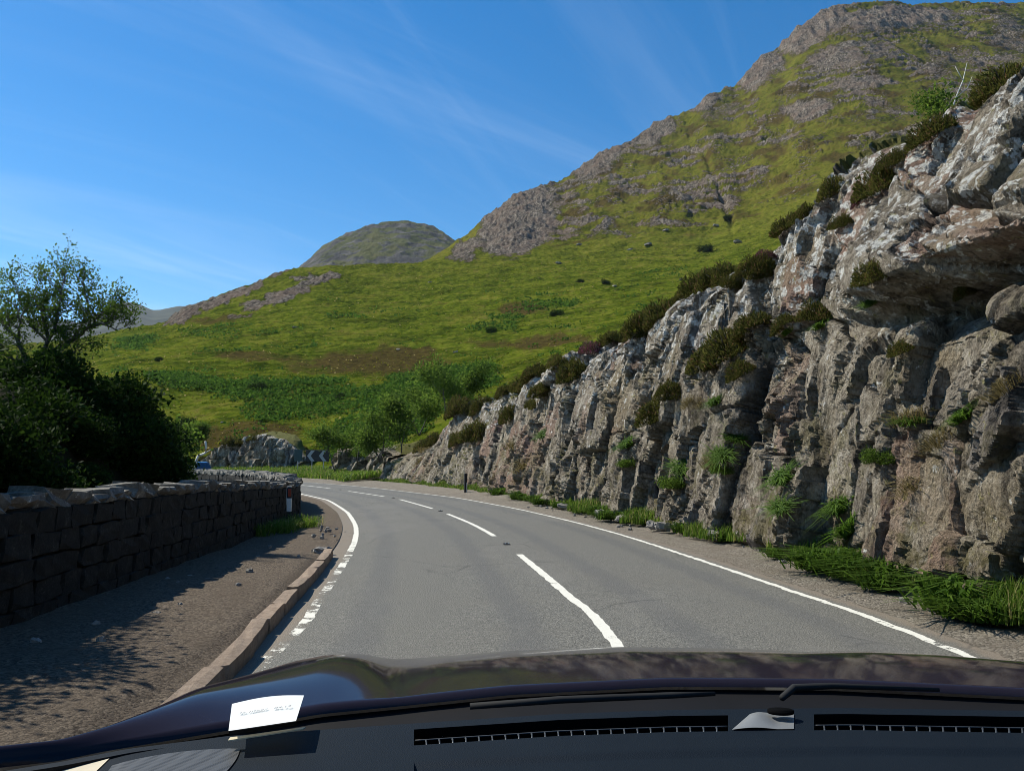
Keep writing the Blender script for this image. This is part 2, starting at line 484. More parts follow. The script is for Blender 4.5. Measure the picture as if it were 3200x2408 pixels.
def m_paint():
    g = G('worn_white_road_paint')
    wear = g.ma('ADD', g.ma('ADD', g.ma('MULTIPLY', g.noise(3.2, 3, 0.6), 0.75), g.ma('MULTIPLY', g.noise(16, 4, 0.75), 0.35)), g.ma('MULTIPLY', g.noise(70, 3, 0.7), 0.25))
    m = g.step(g.ma('SUBTRACT', wear, g.attr('wear')), 0.0, 0.06)
    b = g.node('BsdfPrincipled', {'Base Color': g.mix(g.noise(35, 4), (0.56, 0.535, 0.46), (0.76, 0.74, 0.66)), 'Roughness': 0.75, 'Specular IOR Level': 0.25, 'Normal': g.bump(g.noise(80, 3), 0.3, 0.006)})
    t = g.node('BsdfTransparent')
    g.t.links.new(g.node('MixShader', {0: m, 1: t.outputs[0], 2: b.outputs[0]}).outputs[0], g.out.inputs['Surface'])
    return g.m
M['paint'] = m_paint()

def m_gravel(name, lo, hi, tint):
    g = G(name)
    v = g.vor(48, out='Color'); d = g.vor(48); n = g.noise(1.2, 6, 0.7)
    sepc = g.node('SeparateColor', {0: v}).outputs[0]
    c = g.mix(sepc, lo, hi)
    c = g.mix(g.step(n, 0.4, 0.68, 0, 0.75), c, tint)
    c = g.mix(g.step(g.noise(5, 6, 0.7), 0.55, 0.75, 0, 0.6), c, tuple(k * 0.5 for k in tint))
    return g.done(c, 0.92, 0.2, g.bump(g.ma('ADD', g.ma('MULTIPLY', d, -0.5), g.ma('MULTIPLY', g.noise(11, 7, 0.78), 2.2)), 0.9, 0.035))
M['gravel'] = m_gravel('roadside_gravel', (0.075, 0.063, 0.049), (0.36, 0.315, 0.25), (0.185, 0.152, 0.115))
M['dirt'] = m_gravel('packed_verge_dirt', (0.060, 0.045, 0.032), (0.21, 0.165, 0.120), (0.128, 0.096, 0.067))

def m_soil():
    g = G('dark_soil_and_moss')
    n = g.noise(1.5, 6, 0.7); f = g.noise(12, 5, 0.7)
    c = g.ramp(n, [(0.35, (0.022, 0.018, 0.012)), (0.5, (0.040, 0.042, 0.014)), (0.68, (0.062, 0.062, 0.020))])
    return g.done(g.mix(f, c, (0.030, 0.026, 0.016)), 0.95, 0.1, g.bump(g.noise(6, 7, 0.75), 0.9, 0.12))
M['soil'] = m_soil()

def m_stone(name, stops, lich=0.25, sc_=7.0):
    g = G(name)
    p = g.pos
    n = g.noise(sc_, 6, 0.7); f = g.noise(sc_ * 6, 4, 0.7)
    c = g.ramp(g.ma('ADD', g.ma('MULTIPLY', n, 0.65), g.ma('MULTIPLY', f, 0.35)), stops)
    k = g.rand()
    c = g.mix(g.step(k, 0.4, 1.0, 0, 0.35), c, tuple(v * 0.45 for v in stops[-1][1]))
    c = g.mix(g.step(g.noise(sc_ * 1.6, 5, 0.7), 0.60, 0.66, 0, lich), c, (0.60, 0.58, 0.50))
    return g.done(c, 0.88, 0.25, g.bump(g.noise(sc_ * 2.5, 7, 0.75), 0.8, 0.03))
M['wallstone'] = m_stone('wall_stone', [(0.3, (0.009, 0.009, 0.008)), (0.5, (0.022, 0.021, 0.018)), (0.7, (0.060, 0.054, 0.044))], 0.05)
M['capstone'] = m_stone('lichened_cap_stone', [(0.3, (0.045, 0.042, 0.037)), (0.5, (0.17, 0.157, 0.135)), (0.7, (0.36, 0.335, 0.29))], 0.7)
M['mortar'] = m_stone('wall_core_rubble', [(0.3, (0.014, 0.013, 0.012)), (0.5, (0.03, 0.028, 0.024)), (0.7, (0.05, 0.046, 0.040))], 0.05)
M['kerbstone'] = m_stone('brown_kerb_stone', [(0.3, (0.14, 0.098, 0.068)), (0.5, (0.29, 0.215, 0.155)), (0.7, (0.41, 0.325, 0.25))], 0.1, 10.0)
M['boulder'] = m_stone('grey_boulder', [(0.3, (0.10, 0.092, 0.084)), (0.5, (0.26, 0.24, 0.215)), (0.7, (0.42, 0.39, 0.345))], 0.4, 5.0)

# ------------------------------------------------------------------ hills: surveyed sheets
def level(pts):
    """pts: (picture x, picture y, distance) surveyed from the road; gives slope, rise and distance arrays."""
    a, e, d = [], [], []
    for x, y, dd in pts:
        s, r = px2ray(x, y); a.append(s); e.append(r); d.append(dd)
    o = np.argsort(a)
    return np.array(a)[o], np.array(e)[o], np.array(d, float)[o]

def smooth(A, k, axis):
    if k < 2: return A
    ker = np.hanning(k + 2)[1:-1]; ker /= ker.sum()
    pad = [(0, 0), (0, 0)]; pad[axis] = (k // 2, k - 1 - k // 2)
    B = np.pad(A, pad, mode='edge')
    return np.apply_along_axis(lambda v: np.convolve(v, ker, 'valid'), axis, B)

def sheet(levels, a0, a1, na, counts, ksm=(9, 9)):
    a = np.linspace(a0, a1, na)
    E = np.stack([np.interp(a, L[0], L[1]) for L in levels]); D = np.stack([np.interp(a, L[0], L[2]) for L in levels])
    t = np.concatenate([np.linspace(k, k + 1, c, endpoint=False) for k, c in enumerate(counts)] + [[len(levels) - 1]])
    k = np.minimum(t.astype(int), len(levels) - 2); f = (t - k)[:, None]
    d = D[k] * (1 - f) + D[k + 1] * f; e = E[k] * (1 - f) + E[k + 1] * f
    z = CAM_H + d * e
    z = smooth(smooth(z, ksm[0], 0), ksm[1], 1); d = smooth(d, ksm[0], 0)
    A = np.broadcast_to(a, z.shape)
    return A, d, z, e

def blobs(A, e, lst):
    m = np.zeros(A.shape)
    A, e = A + .018 * fbm(A * 45, e * 90, 4, 951), e + .007 * fbm(A * 45, e * 90, 4, 957)
    for x, y, rx, ry, s, tilt in lst:
        a, r = px2ray(x, y); k = 1024 / 2212 / FOC
        dx, dy = (A - a) / (rx * k), (e - r) / (ry * k)
        c, s_ = math.cos(R(tilt)), math.sin(R(tilt))
        ax = ((A - a) * c + (e - r) * s_) / (rx * k); ay = (-(A - a) * s_ + (e - r) * c) / (ry * k)
        m = np.maximum(m, s * (1 - sstep(0.45, 1.25, np.sqrt(ax * ax + ay * ay))))
    return m

def lvl_foot(dmul, z):
    aa = np.array([-0.9, -0.6, -0.45, -0.33, -0.23, -0.15, -0.08, 0.0, 0.9])
    dd = np.array([120, 108, 101, 95, 88, 72, 63, 58, 50.0]) * dmul
    return aa, (z - CAM_H) / dd, dd

def terrain():
    foot = lvl_foot(1.0, 0.05)
    bank = level([(-600, 960, 118), (0, 950, 118), (400, 965, 112), (470, 950, 108), (540, 945, 105), (650, 965, 100), (720, 960, 96), (800, 940, 92), (900, 915, 88), (1000, 900, 82), (1100, 890, 80), (1500, 800, 76), (2212, 700, 72), (2800, 690, 70)])
    ter = level([(-600, 880, 160), (0, 868, 160), (150, 850, 158), (300, 822, 155), (450, 836, 152), (600, 836, 150), (760, 828, 150), (900, 826, 150), (1100, 796, 150), (1300, 745, 150), (1500, 690, 150), (1800, 640, 150), (2212, 600, 150), (2800, 590, 150)])
    ter2 = level([(-600, 868, 175), (0, 856, 175), (150, 838, 172), (300, 808, 170), (450, 818, 166), (600, 818, 165), (760, 815, 165), (900, 812, 165), (1100, 784, 165), (1300, 733, 165), (1500, 680, 165), (1800, 630, 165), (2212, 590, 165), (2800, 580, 165)])
    mid = level([(-600, 800, 270), (0, 785, 270), (150, 768, 270), (300, 750, 270), (480, 720, 270), (640, 700, 270), (905, 690, 270), (1100, 660, 270), (1300, 630, 270), (1500, 600, 270), (1800, 530, 270), (2212, 470, 270), (2800, 460, 270)])
    crest = level([(-600, 770, 400), (0, 745, 400), (150, 733, 400), (290, 708, 400), (362, 697, 405), (400, 668, 410), (480, 638, 415), (560, 610, 420), (640, 578, 420), (720, 571, 420), (905, 569, 420), (980, 562, 420), (1110, 556, 420), (1215, 550, 420), (1370, 540, 420), (1530, 528, 420), (1690, 480, 420), (1850, 420, 420), (2050, 360, 420), (2212, 330, 420), (2800, 300, 420)])
    ridge = level([(-600, 830, 560), (365, 770, 560), (640, 680, 560), (850, 610, 600), (905, 572, 650), (980, 528, 700), (1040, 478, 740), (1110, 424, 780), (1180, 398, 800), (1215, 388, 820), (1290, 334, 850), (1370, 303, 870), (1420, 268, 890), (1490, 242, 900), (1530, 202, 910), (1590, 182, 920), (1640, 132, 930), (1690, 97, 940), (1720, 62, 940), (1790, 22, 950), (1850, 3, 950), (1920, -2, 960), (2050, 4, 960), (2212, 2, 960), (2500, 40, 960), (2800, 120, 960)])
    back = (ridge[0], ridge[1] - 0.10, ridge[2] * 1.16)
    A, d, z, e = sheet([lvl_foot(0.80, -0.6), foot, bank, ter, ter2, mid, crest, ridge, back], -0.80, 0.86, 940, [12, 40, 60, 24, 70, 90, 260, 26], (7, 7))
    X, Y = A * d, d
    e2 = (z - CAM_H) / d
    up = sstep(400, 520, d)                                   # how far up the mountain
    crag = blobs(A, e2, [(1120, 480, 120, 85, 1.0, 42), (1010, 540, 60, 30, .7, 30), (1750, 62, 130, 45, 1.0, 32), (1920, 40, 150, 38, 1.0, 6), (2010, 30, 70, 26, 1, 0), (1640, 150, 80, 34, .9, 35), (1520, 225, 50, 22, .9, 30),
                         (1420, 285, 70, 28, .75, 25), (1290, 350, 90, 36, .75, 25), (1290, 480, 60, 22, .7, 10), (1740, 235, 80, 30, .8, 5), (1560, 240, 80, 24, .55, 10), (1870, 180, 110, 26, .75, 4), (1830, 120, 150, 40, .7, 10),
                         (2060, 140, 110, 60, .55, 0), (2180, 90, 60, 90, .6, 0), (1900, 250, 120, 30, .5, 5), (1620, 350, 60, 30, .4, 0), (1440, 420, 60, 18, .5, 0), (1700, 300, 60, 20, .5, 0),
                         (400, 680, 60, 16, 1, 32), (480, 650, 70, 14, .9, 22), (600, 645, 100, 16, .95, 18), (690, 605, 60, 12, .9, 16), (600, 590, 60, 10, .9, 30), (660, 600, 40, 8, .7, 5), (540, 625, 50, 12, .8, 24), (520, 688, 50, 5, .6, 8)])
        # relief
    z = z + fbm(X / 70, Y / 70, 5, 3) * (1.2 + 9 * up * sstep(0.0, 0.25, A + 0.02)) * sstep(70, 160, d)
    z = z + fbm(X / 14, Y / 14, 4, 9) * np.clip(d / 420, 0.1, 1.0) * sstep(85, 130, d) * 1.5
    warp = fbm(X / 95, Y / 95, 4, 21)
    def ledges(z, stp, seed, msk):
        q = (z + 0.16 * X + 0.9 * stp * fbm(X / (3.5 * stp), Y / (6 * stp), 4, seed)) / stp + warp * 1.2
        f = q - np.floor(q)
        gg = np.where(f < 0.62, f * 0.42 / 0.62, 0.42 + (f - 0.62) * 0.58 / 0.38)
        return z + stp * (gg - f) * msk, sstep(0.60, 0.68, f) * (1 - sstep(0.97, 1.0, f))
    rn = fbm(X / 60, Y / 80, 4, 33)
    m1 = up * sstep(-0.25, 0.35, rn + 0.25 + crag * 0.5) * sstep(-0.05, 0.05, A + 0.05)
    z, s1 = ledges(z, 15.0, 41, m1)
    z, s2 = ledges(z, 5.0, 57, m1 * 0.9)
    rn2 = fbm(X / 26, Y / 40, 4, 63)
    rock = np.maximum(s1 * sstep(-0.22, 0.12, rn), s2 * 0.9 * sstep(-0.12, 0.2, rn2)) * up * sstep(-0.02, 0.03, A + 0.03)
    rock = rock * 0.63 + up * 0.03 * sstep(-.1, .4, rn2)
    vert = 0.6 * fbm(X / 11, Y / 35, 5, 71, ridged=True) + 0.4 * fbm(X / 3.2, Y / 40, 4, 73, ridged=True)
    rock = np.maximum(rock, crag * (0.78 + 0.25 * vert) * sstep(-.45, 0.05, rn2 + 0.35 * crag))
    z, s3 = ledges(z, 3.4, 67, 0.55 * sstep(150, 240, d) * (1 - m1))
    z = z + (fbm(X / 2.6, Y / 3.6, 3, 83) * 0.55 + fbm(X / 6, Y / 5, 3, 85, ridged=True) * 0.45) * np.clip(d / 260, 0.25, 2.2) * (1 - np.clip(rock, 0, 1)) * sstep(88, 120, d)
    z = z + np.clip(rock, 0, 1) * (vert * 3.6 * np.clip(d / 700, 0.08, 1.2) + fbm(X / 5, Y / 8, 5, 77, ridged=True) * 2.4 * np.clip(d / 600, 0.12, 1))
    z = z + np.clip(rock, 0, 1) * sstep(430, 560, d) * (fbm(X / 26, Y / 70, 4, 93, ridged=True) * 7.0 - 2.0)
    # a dry stream gully down the mountain
    ga = np.interp(e2, [px2ray(0, 470)[1], px2ray(0, 400)[1], px2ray(0, 330)[1]], [px2ray(1580, 470)[0], px2ray(1550, 400)[0], px2ray(1522, 330)[0]])
    gul = np.exp(-((A - ga) / 0.0038) ** 2) * sstep(px2ray(0, 520)[1], px2ray(0, 460)[1], e2) * (1 - sstep(px2ray(0, 330)[1], px2ray(0, 310)[1], e2))
    z = z - gul * 3.0
    rock = np.maximum(rock, gul * 0.35)
    brk = blobs(A, e2, [(290, 735, 55, 26, .9, 0), (470, 720, 90, 16, .5, 0), (400, 828, 95, 22, .95, -4), (560, 850, 120, 24, .9, 0), (620, 835, 160, 16, .8, 3), (700, 870, 220, 40, .75, 6), (900, 840, 160, 40, .9, 14), (1010, 820, 80, 36, 1, 10),
                        (1060, 708, 70, 10, .9, 5), (1180, 660, 90, 14, .8, 5), (1100, 685, 50, 8, .9, 0), (780, 960, 90, 60, .9, 0), (860, 900, 90, 60, .9, 10), (640, 990, 90, 20, .6, 0), (740, 685, 40, 6, .7, 0), (1530, 520, 60, 14, .5, 0)])
    hth = blobs(A, e2, [(820, 780, 170, 34, .9, 3), (890, 760, 60, 12, 1, 8), (1130, 665, 60, 14, .9, 0), (700, 790, 120, 16, .6, 0), (1180, 735, 120, 16, .7, 6), (550, 770, 150, 14, .6, -3), (560, 930, 120, 24, .9, 0), (450, 945, 60, 36, .8, 0), (480, 690, 90, 10, .6, 5), (1060, 740, 70, 10, .6, 0)])
    hth = np.maximum(hth, up * (0.30 + 0.55 * sstep(0.0, 0.4, fbm(X / 34, Y / 50, 4, 87))) * sstep(-0.05, 0.05, A + 0.05)) + 0.16 * sstep(0.05, .4, fbm(X / 40, Y / 30, 4, 89))
    brk = np.maximum(brk, 0.35 * sstep(0.1, .45, fbm(X / 25, Y / 18, 4, 91)) * (1 - up))
    P = np.stack([X, Y, z], -1)
    o = link('hillside', grid_mesh('hillside', P, {'rock': rock, 'bracken': brk, 'heather': hth}), M['terrain'])
    tag(o, kind='structure')
    return A, d, z, rock, brk
T_A, T_D, T_Z, T_ROCK, T_BRK = terrain()
_ta = T_A[0]
def hill_point(ix, iy): return T_A[iy, ix] * T_D[iy, ix], T_D[iy, ix], T_Z[iy, ix]

def dome():
    L = [level([(560, 640, 1350), (1150, 640, 1350)]),
         level([(560, 640, 1500), (640, 600, 1500), (720, 570, 1500), (860, 555, 1520), (990, 560, 1500), (1150, 640, 1500)]),
         level([(560, 650, 1850), (640, 588, 1850), (662, 568, 1850), (692, 538, 1850), (735, 512, 1850), (765, 501, 1860), (800, 487, 1870), (830, 482, 1880), (870, 477, 1880), (920, 487, 1880), (960, 504, 1870), (985, 524, 1860), (1040, 570, 1850), (1150, 650, 1850)]),
         level([(560, 720, 2150), (870, 560, 2150), (1150, 720, 2150)])]
    A, d, z, e = sheet(L, px2ray(580, 560)[0], px2ray(1120, 560)[0], 300, [12, 130, 20], (7, 5))
    X = A * d
    n = fbm(X / 120, d / 160, 5, 91, ridged=True)
    q = (z + 0.1 * X + 22 * fbm(X / 130, d / 200, 4, 95)) / 34.0
    f = q - np.floor(q)
    z = z + 34 * (np.where(f < .6, f * .45 / .6, .45 + (f - .6) * .55 / .4) - f) * 0.45 + fbm(X / 60, d / 60, 6, 97, ridged=True) * 11
    rock = sstep(.5, .75, f) * sstep(-0.1, .25, fbm(X / 110, d / 90, 4, 99)) * .6 + .45 * sstep(0.0, .4, n) + .35 * sstep(-.02, -.12, A - px2ray(780, 530)[0])
    tag(link('mountain', grid_mesh('mountain', np.stack([X, d, z], -1), {'rock': rock}), M['hill']), kind='structure')
dome()

def far_hills():
    L = [level([(-700, 745, 3400), (700, 745, 3400)]),
         level([(-700, 650, 5200), (-300, 668, 5200), (-120, 690, 5200), (0, 682, 5200), (60, 684, 5200), (110, 694, 5200), (170, 700, 5200), (205, 680, 5200), (235, 664, 5200), (262, 656, 5200), (285, 656, 5200), (305, 663, 5200), (330, 674, 5200), (365, 669, 5200), (400, 664, 5200), (470, 668, 5200), (560, 690, 5200), (700, 740, 5200)]),
         level([(-700, 760, 6500), (700, 760, 6500)])]
    A, d, z, e = sheet(L, px2ray(-650, 690)[0], px2ray(680, 690)[0], 340, [90, 16], (5, 3))
    X = A * d
    z = z + fbm(X / 420, d / 700, 6, 103, ridged=True) * 26 * sstep(3400, 4200, d)
    tag(link('far_hills', grid_mesh('far_hills', np.stack([X, d, z], -1), {'rock': 0.3 + 0.4 * fbm(X / 300, d / 300, 4, 107)}), M['farhill']), kind='structure')
far_hills()

# ------------------------------------------------------------------ ground
gx = np.concatenate([[-9000, -2500, -700, -200, -80], np.linspace(-40, 40, 9), [80, 200, 700, 2500, 9000]])
gy = np.concatenate([[-9000, -2500, -700, -200, -80], np.linspace(-40, 120, 17), [200, 700, 2500, 9000]])
GX, GY = np.meshgrid(gx, gy)
tag(link('ground', grid_mesh('ground', np.stack([GX, GY, np.full(GX.shape, -0.9)], -1)), M['soil']), kind='structure')

# ------------------------------------------------------------------ road
ROAD = Path([(1.25, -30), (1.15, -10), (1.05, 0), (0.93, 7.3), (0.66, 10), (0.13, 14.06), (-0.39, 17.5), (-1.1, 21.1), (-2.04, 25), (-2.85, 28), (-4.97, 34.8), (-6.15, 37.8), (-9.3, 44.8), (-11.4, 49.4), (-15.6, 57.4), (-21, 66.0), (-28, 74), (-37, 81), (-50, 88), (-70, 94), (-100, 98)])
HALF_L, HALF_R = 3.02, 2.96
S0 = float(ROAD.s_at_y(-25)); S1 = ROAD.len - 12
ss = np.concatenate([np.linspace(S0, ROAD.s_at_y(30), 260), np.linspace(ROAD.s_at_y(30), S1, 200)[1:]])
oo = np.linspace(-HALF_L - 0.42, HALF_R + 0.42, 49)
SS, OO = np.meshgrid(ss, oo, indexing='ij')
x, y, nx, ny = ROAD.at(SS)
dirt = np.maximum(sstep(HALF_R - 0.15, HALF_R + 0.4, OO), sstep(HALF_L - 0.35, HALF_L + 0.3, -OO))
wheel = sum(np.exp(-((OO - c) / 0.32) ** 2) for c in (-2.35, -0.8, 0.8, 2.3))
RP = np.stack([x + nx * OO, y + ny * OO, 0.03 * (1 - (OO / 3) ** 2) + 0 * SS], -1)
road = tag(link('road', grid_mesh('road', RP, {'dirt': dirt, 'wheel': wheel}), M['asphalt']), kind='structure')
def road_z(o): return 0.03 * (1 - (o / 3) ** 2)

def strip(name, s0, s1, off, width, wear, n=None, seed=0, ragged=0.012):
    """A painted line laid 5 mm above the road; edges slightly ragged."""
    n = n or max(24, int((s1 - s0) / 0.06))
    s = np.linspace(s0, s1, n)
    w5 = np.linspace(-0.5, 0.5, 4)
    S, W = np.meshgrid(s, w5, indexing='ij')
    edge = fbm(S * 6, W * 9 + seed, 3, seed) * ragged * 2 * np.sign(W)
    O = off + W * width + edge
    x, y, nx, ny = ROAD.at(S)
    P = np.stack([x + nx * O, y + ny * O, road_z(O) + 0.0028 + 0 * O], -1)
    return link(name, grid_mesh(name, P, {'wear': np.broadcast_to(wear(S) if callable(wear) else wear, S.shape)}), M['paint'], road)
sy = lambda v: float(ROAD.s_at_y(v))
strip('edge_line', S0, S1, HALF_R, 0.105, 0.52, seed=3, ragged=.02)
strip('edge_line', sy(15.2), S1, -HALF_L, 0.115, lambda s: 0.46 + 0.10 * (s < sy(17)), seed=5)
strip('edge_line', S0, sy(15.2), -HALF_L + 0.01, 0.12, lambda s: 0.66 + 0.08 * np.sin(s * 2.3) * np.sin(s * 0.9 + 1), seed=6)
for k, (a, b) in enumerate([(-3.5, 3.2), (6.4, 14.06), (17.5, 25.0), (27.95, 34.8), (37.7, 44.8), (49.4, 57.4), (61.5, 69), (72.5, 79)]):
    strip('centre_line', sy(a), sy(b), 0.0, 0.115, 0.50, seed=10 + k)

# ------------------------------------------------------------------ verges
WALL = Path([(-4.85, -12), (-4.9, 0), (-4.95, 5), (-5.1, 9), (-5.42, 13), (-6.0, 18), (-6.75, 23.5), (-8.1, 29), (-10.4, 34.5), (-13.6, 40.5), (-18, 46), (-24, 51), (-32, 55.5)])
CLIFF = Path([(6.3, -14), (5.75, -4), (5.4, 3), (5.2, 8.1), (5.0, 11.3), (4.72, 14), (4.05, 17.5), (3.05, 22.3), (1.5, 30), (-0.3, 38.5), (-3.0, 46), (-6.4, 55), (-10.6, 65), (-15.5, 75), (-20, 82)])
def verge_left():
    n = 520
    s = np.linspace(sy(-12), sy(60), n)
    lx, ly = ROAD.off(s, -HALF_L - 0.34)
    wx, wy = [], []
    wsamp = np.linspace(0, WALL.len, 1500); px_, py_ = WALL.off(wsamp, -0.3)
    for k in range(n):
        i = int(np.argmin((px_ - lx[k]) ** 2 + (py_ - ly[k]) ** 2)); wx.append(px_[i]); wy.append(py_[i])
    wx, wy = smooth(np.array([wx, wy]), 15, 1)
    t = np.linspace(0, 1, 70)
    T = t[None]
    X = lx[:, None] * (1 - T) + wx[:, None] * T; Y = ly[:, None] * (1 - T) + wy[:, None] * T
    kerbed = (1 - sstep(12.5, 15.5, Y))
    Z = 0.012 + 0.075 * kerbed * sstep(0.02, 0.10, T) + 0.05 * T + (fbm(X / 1.2, Y / 1.2, 5, 121) * 0.035 + fbm(X * 4, Y * 4, 3, 125) * 0.010) * sstep(0, 0.15, T)
    tag(link('verge', grid_mesh('verge', np.stack([X, Y, Z], -1)), M['dirt']), kind='structure')
verge_left()
def verge_right():
    n = 620
    s = np.linspace(sy(-12), sy(88), n)
    ix, iy, nx, ny = ROAD.at(s)
    t = np.linspace(0, 1, 40)[None]
    wid = np.interp(s, [sy(-12), sy(45), sy(60), sy(90)], [2.6, 2.6, 4, 14])[:, None]
    O = HALF_R + 0.30 + t * wid
    X = ix[:, None] + nx[:, None] * O; Y = iy[:, None] + ny[:, None] * O
    Z = -0.004 + 0.012 * sstep(0.0, .1, t) + 0.22 * sstep(0.3, 1.0, t) * 0.7 + fbm(X / 0.8, Y / 0.8, 5, 131) * 0.05 * sstep(0.05, 0.3, t) + 0.012 * fbm(X * 5, Y * 5, 2, 137)
    tag(link('verge', grid_mesh('verge', np.stack([X, Y, Z], -1)), M['gravel']), kind='structure')
verge_right()

# ------------------------------------------------------------------ the rock cutting beside the road
PKEYS = [-14, 5.5, 9.5, 11.8, 13.4, 15.2, 16.7, 18.3, 24, 31, 38.5, 47, 51, 57, 66, 82]
PROF = [
 [(0, -.2), (.10, .9), (.20, 1.8), (.30, 2.7), (.45, 3.5), (.95, 3.9), (.10, 4.15), (.55, 4.9), (1.4, 6.0), (2.5, 7.0), (3.9, 7.6), (7, 8.1), (14, 9)],
 [(0, -.2), (.10, .9), (.20, 1.8), (.32, 2.6), (.50, 3.1), (1.6, 3.5), (.0, 3.95), (.5, 4.7), (1.4, 5.8), (2.4, 6.9), (3.6, 7.5), (7, 8.0), (14, 9)],
 [(0, -.2), (.12, .9), (.24, 1.8), (.35, 2.6), (.50, 3.3), (1.6, 3.75), (.05, 4.25), (.55, 4.9), (1.3, 5.7), (2.2, 6.8), (3.3, 7.5), (7, 8.0), (14, 9)],
 [(0, -.2), (.15, .9), (.28, 1.8), (.40, 2.6), (.55, 3.4), (1.35, 3.85), (.25, 4.35), (.65, 5.0), (1.15, 5.7), (1.8, 6.8), (2.8, 7.6), (7, 8.1), (14, 9)],
 [(0, -.2), (.16, .9), (.30, 1.8), (.42, 2.7), (.58, 3.5), (.80, 4.0), (.70, 4.5), (.9, 5.3), (1.2, 6.1), (1.6, 6.9), (2.4, 7.6), (7, 8.1), (14, 9)],
 [(0, -.2), (.18, .9), (.34, 1.8), (.50, 2.7), (.66, 3.5), (.8, 4.2), (.95, 4.9), (1.1, 5.5), (1.4, 6.2), (1.8, 6.9), (2.6, 7.6), (7, 8.1), (14, 9)],
 [(0, -.2), (.18, .9), (.34, 1.8), (.50, 2.7), (.66, 3.5), (.8, 4.2), (.95, 4.8), (1.15, 5.4), (1.45, 6.1), (1.9, 6.8), (2.7, 7.4), (7, 8.0), (14, 9)],
 [(0, -.2), (.16, .9), (.30, 1.9), (.45, 2.9), (.62, 3.8), (.8, 4.6), (.95, 5.1), (1.2, 5.5), (1.7, 5.8), (2.4, 6.0), (3.4, 6.3), (7, 7.0), (14, 9)],
 [(0, -.2), (.16, .9), (.32, 1.9), (.5, 2.9), (.72, 3.8), (.95, 4.5), (1.25, 5.1), (1.6, 5.5), (2.1, 5.8), (2.8, 6.1), (3.8, 6.4), (7, 7.3), (14, 9)],
 [(0, -.2), (.1, .9), (.25, 1.8), (.42, 2.7), (.6, 3.5), (.8, 4.2), (1.05, 4.8), (1.4, 5.3), (2.0, 5.7), (3.3, 6.0), (4.2, 6.3), (7, 7.2), (14, 9)],
 [(0, -.2), (.12, .8), (.28, 1.7), (.45, 2.6), (.65, 3.4), (.9, 4.2), (1.2, 4.9), (1.6, 5.5), (2.3, 5.9), (4.0, 6.2), (5, 6.4), (8, 7.0), (14, 8.6)],
 [(0, -.2), (.2, .8), (.4, 1.7), (.65, 2.5), (.9, 3.3), (1.2, 4.0), (1.5, 4.6), (1.9, 5.1), (2.5, 5.4), (3.4, 5.7), (5, 6.0), (8, 6.6), (14, 8)],
 [(0, -.2), (.15, .8), (.3, 1.7), (.45, 2.6), (.6, 3.4), (.8, 4.1), (1.0, 4.7), (1.4, 5.1), (2.2, 5.3), (3.2, 5.5), (5, 5.8), (8, 6.4), (14, 7.6)],
 [(0, -.2), (.2, .5), (.4, 1.0), (.7, 1.5), (1.0, 2.0), (1.4, 2.4), (1.8, 2.8), (2.3, 3.1), (2.9, 3.4), (3.6, 3.7), (5, 4.0), (8, 4.6), (14, 6)],
 [(0, -.2), (.2, .4), (.4, .8), (.6, 1.2), (.8, 1.6), (1.1, 1.9), (1.5, 2.1), (2.0, 2.3), (2.6, 2.5), (3.4, 2.7), (5, 3.0), (8, 3.5), (14, 4.8)],
 [(0, -.3), (.2, .0), (.4, .2), (.7, .4), (1.0, .5), (1.4, .6), (1.8, .7), (2.3, .8), (2.9, .9), (3.6, 1.0), (5, 1.2), (8, 1.6), (14, 2.5)],
]
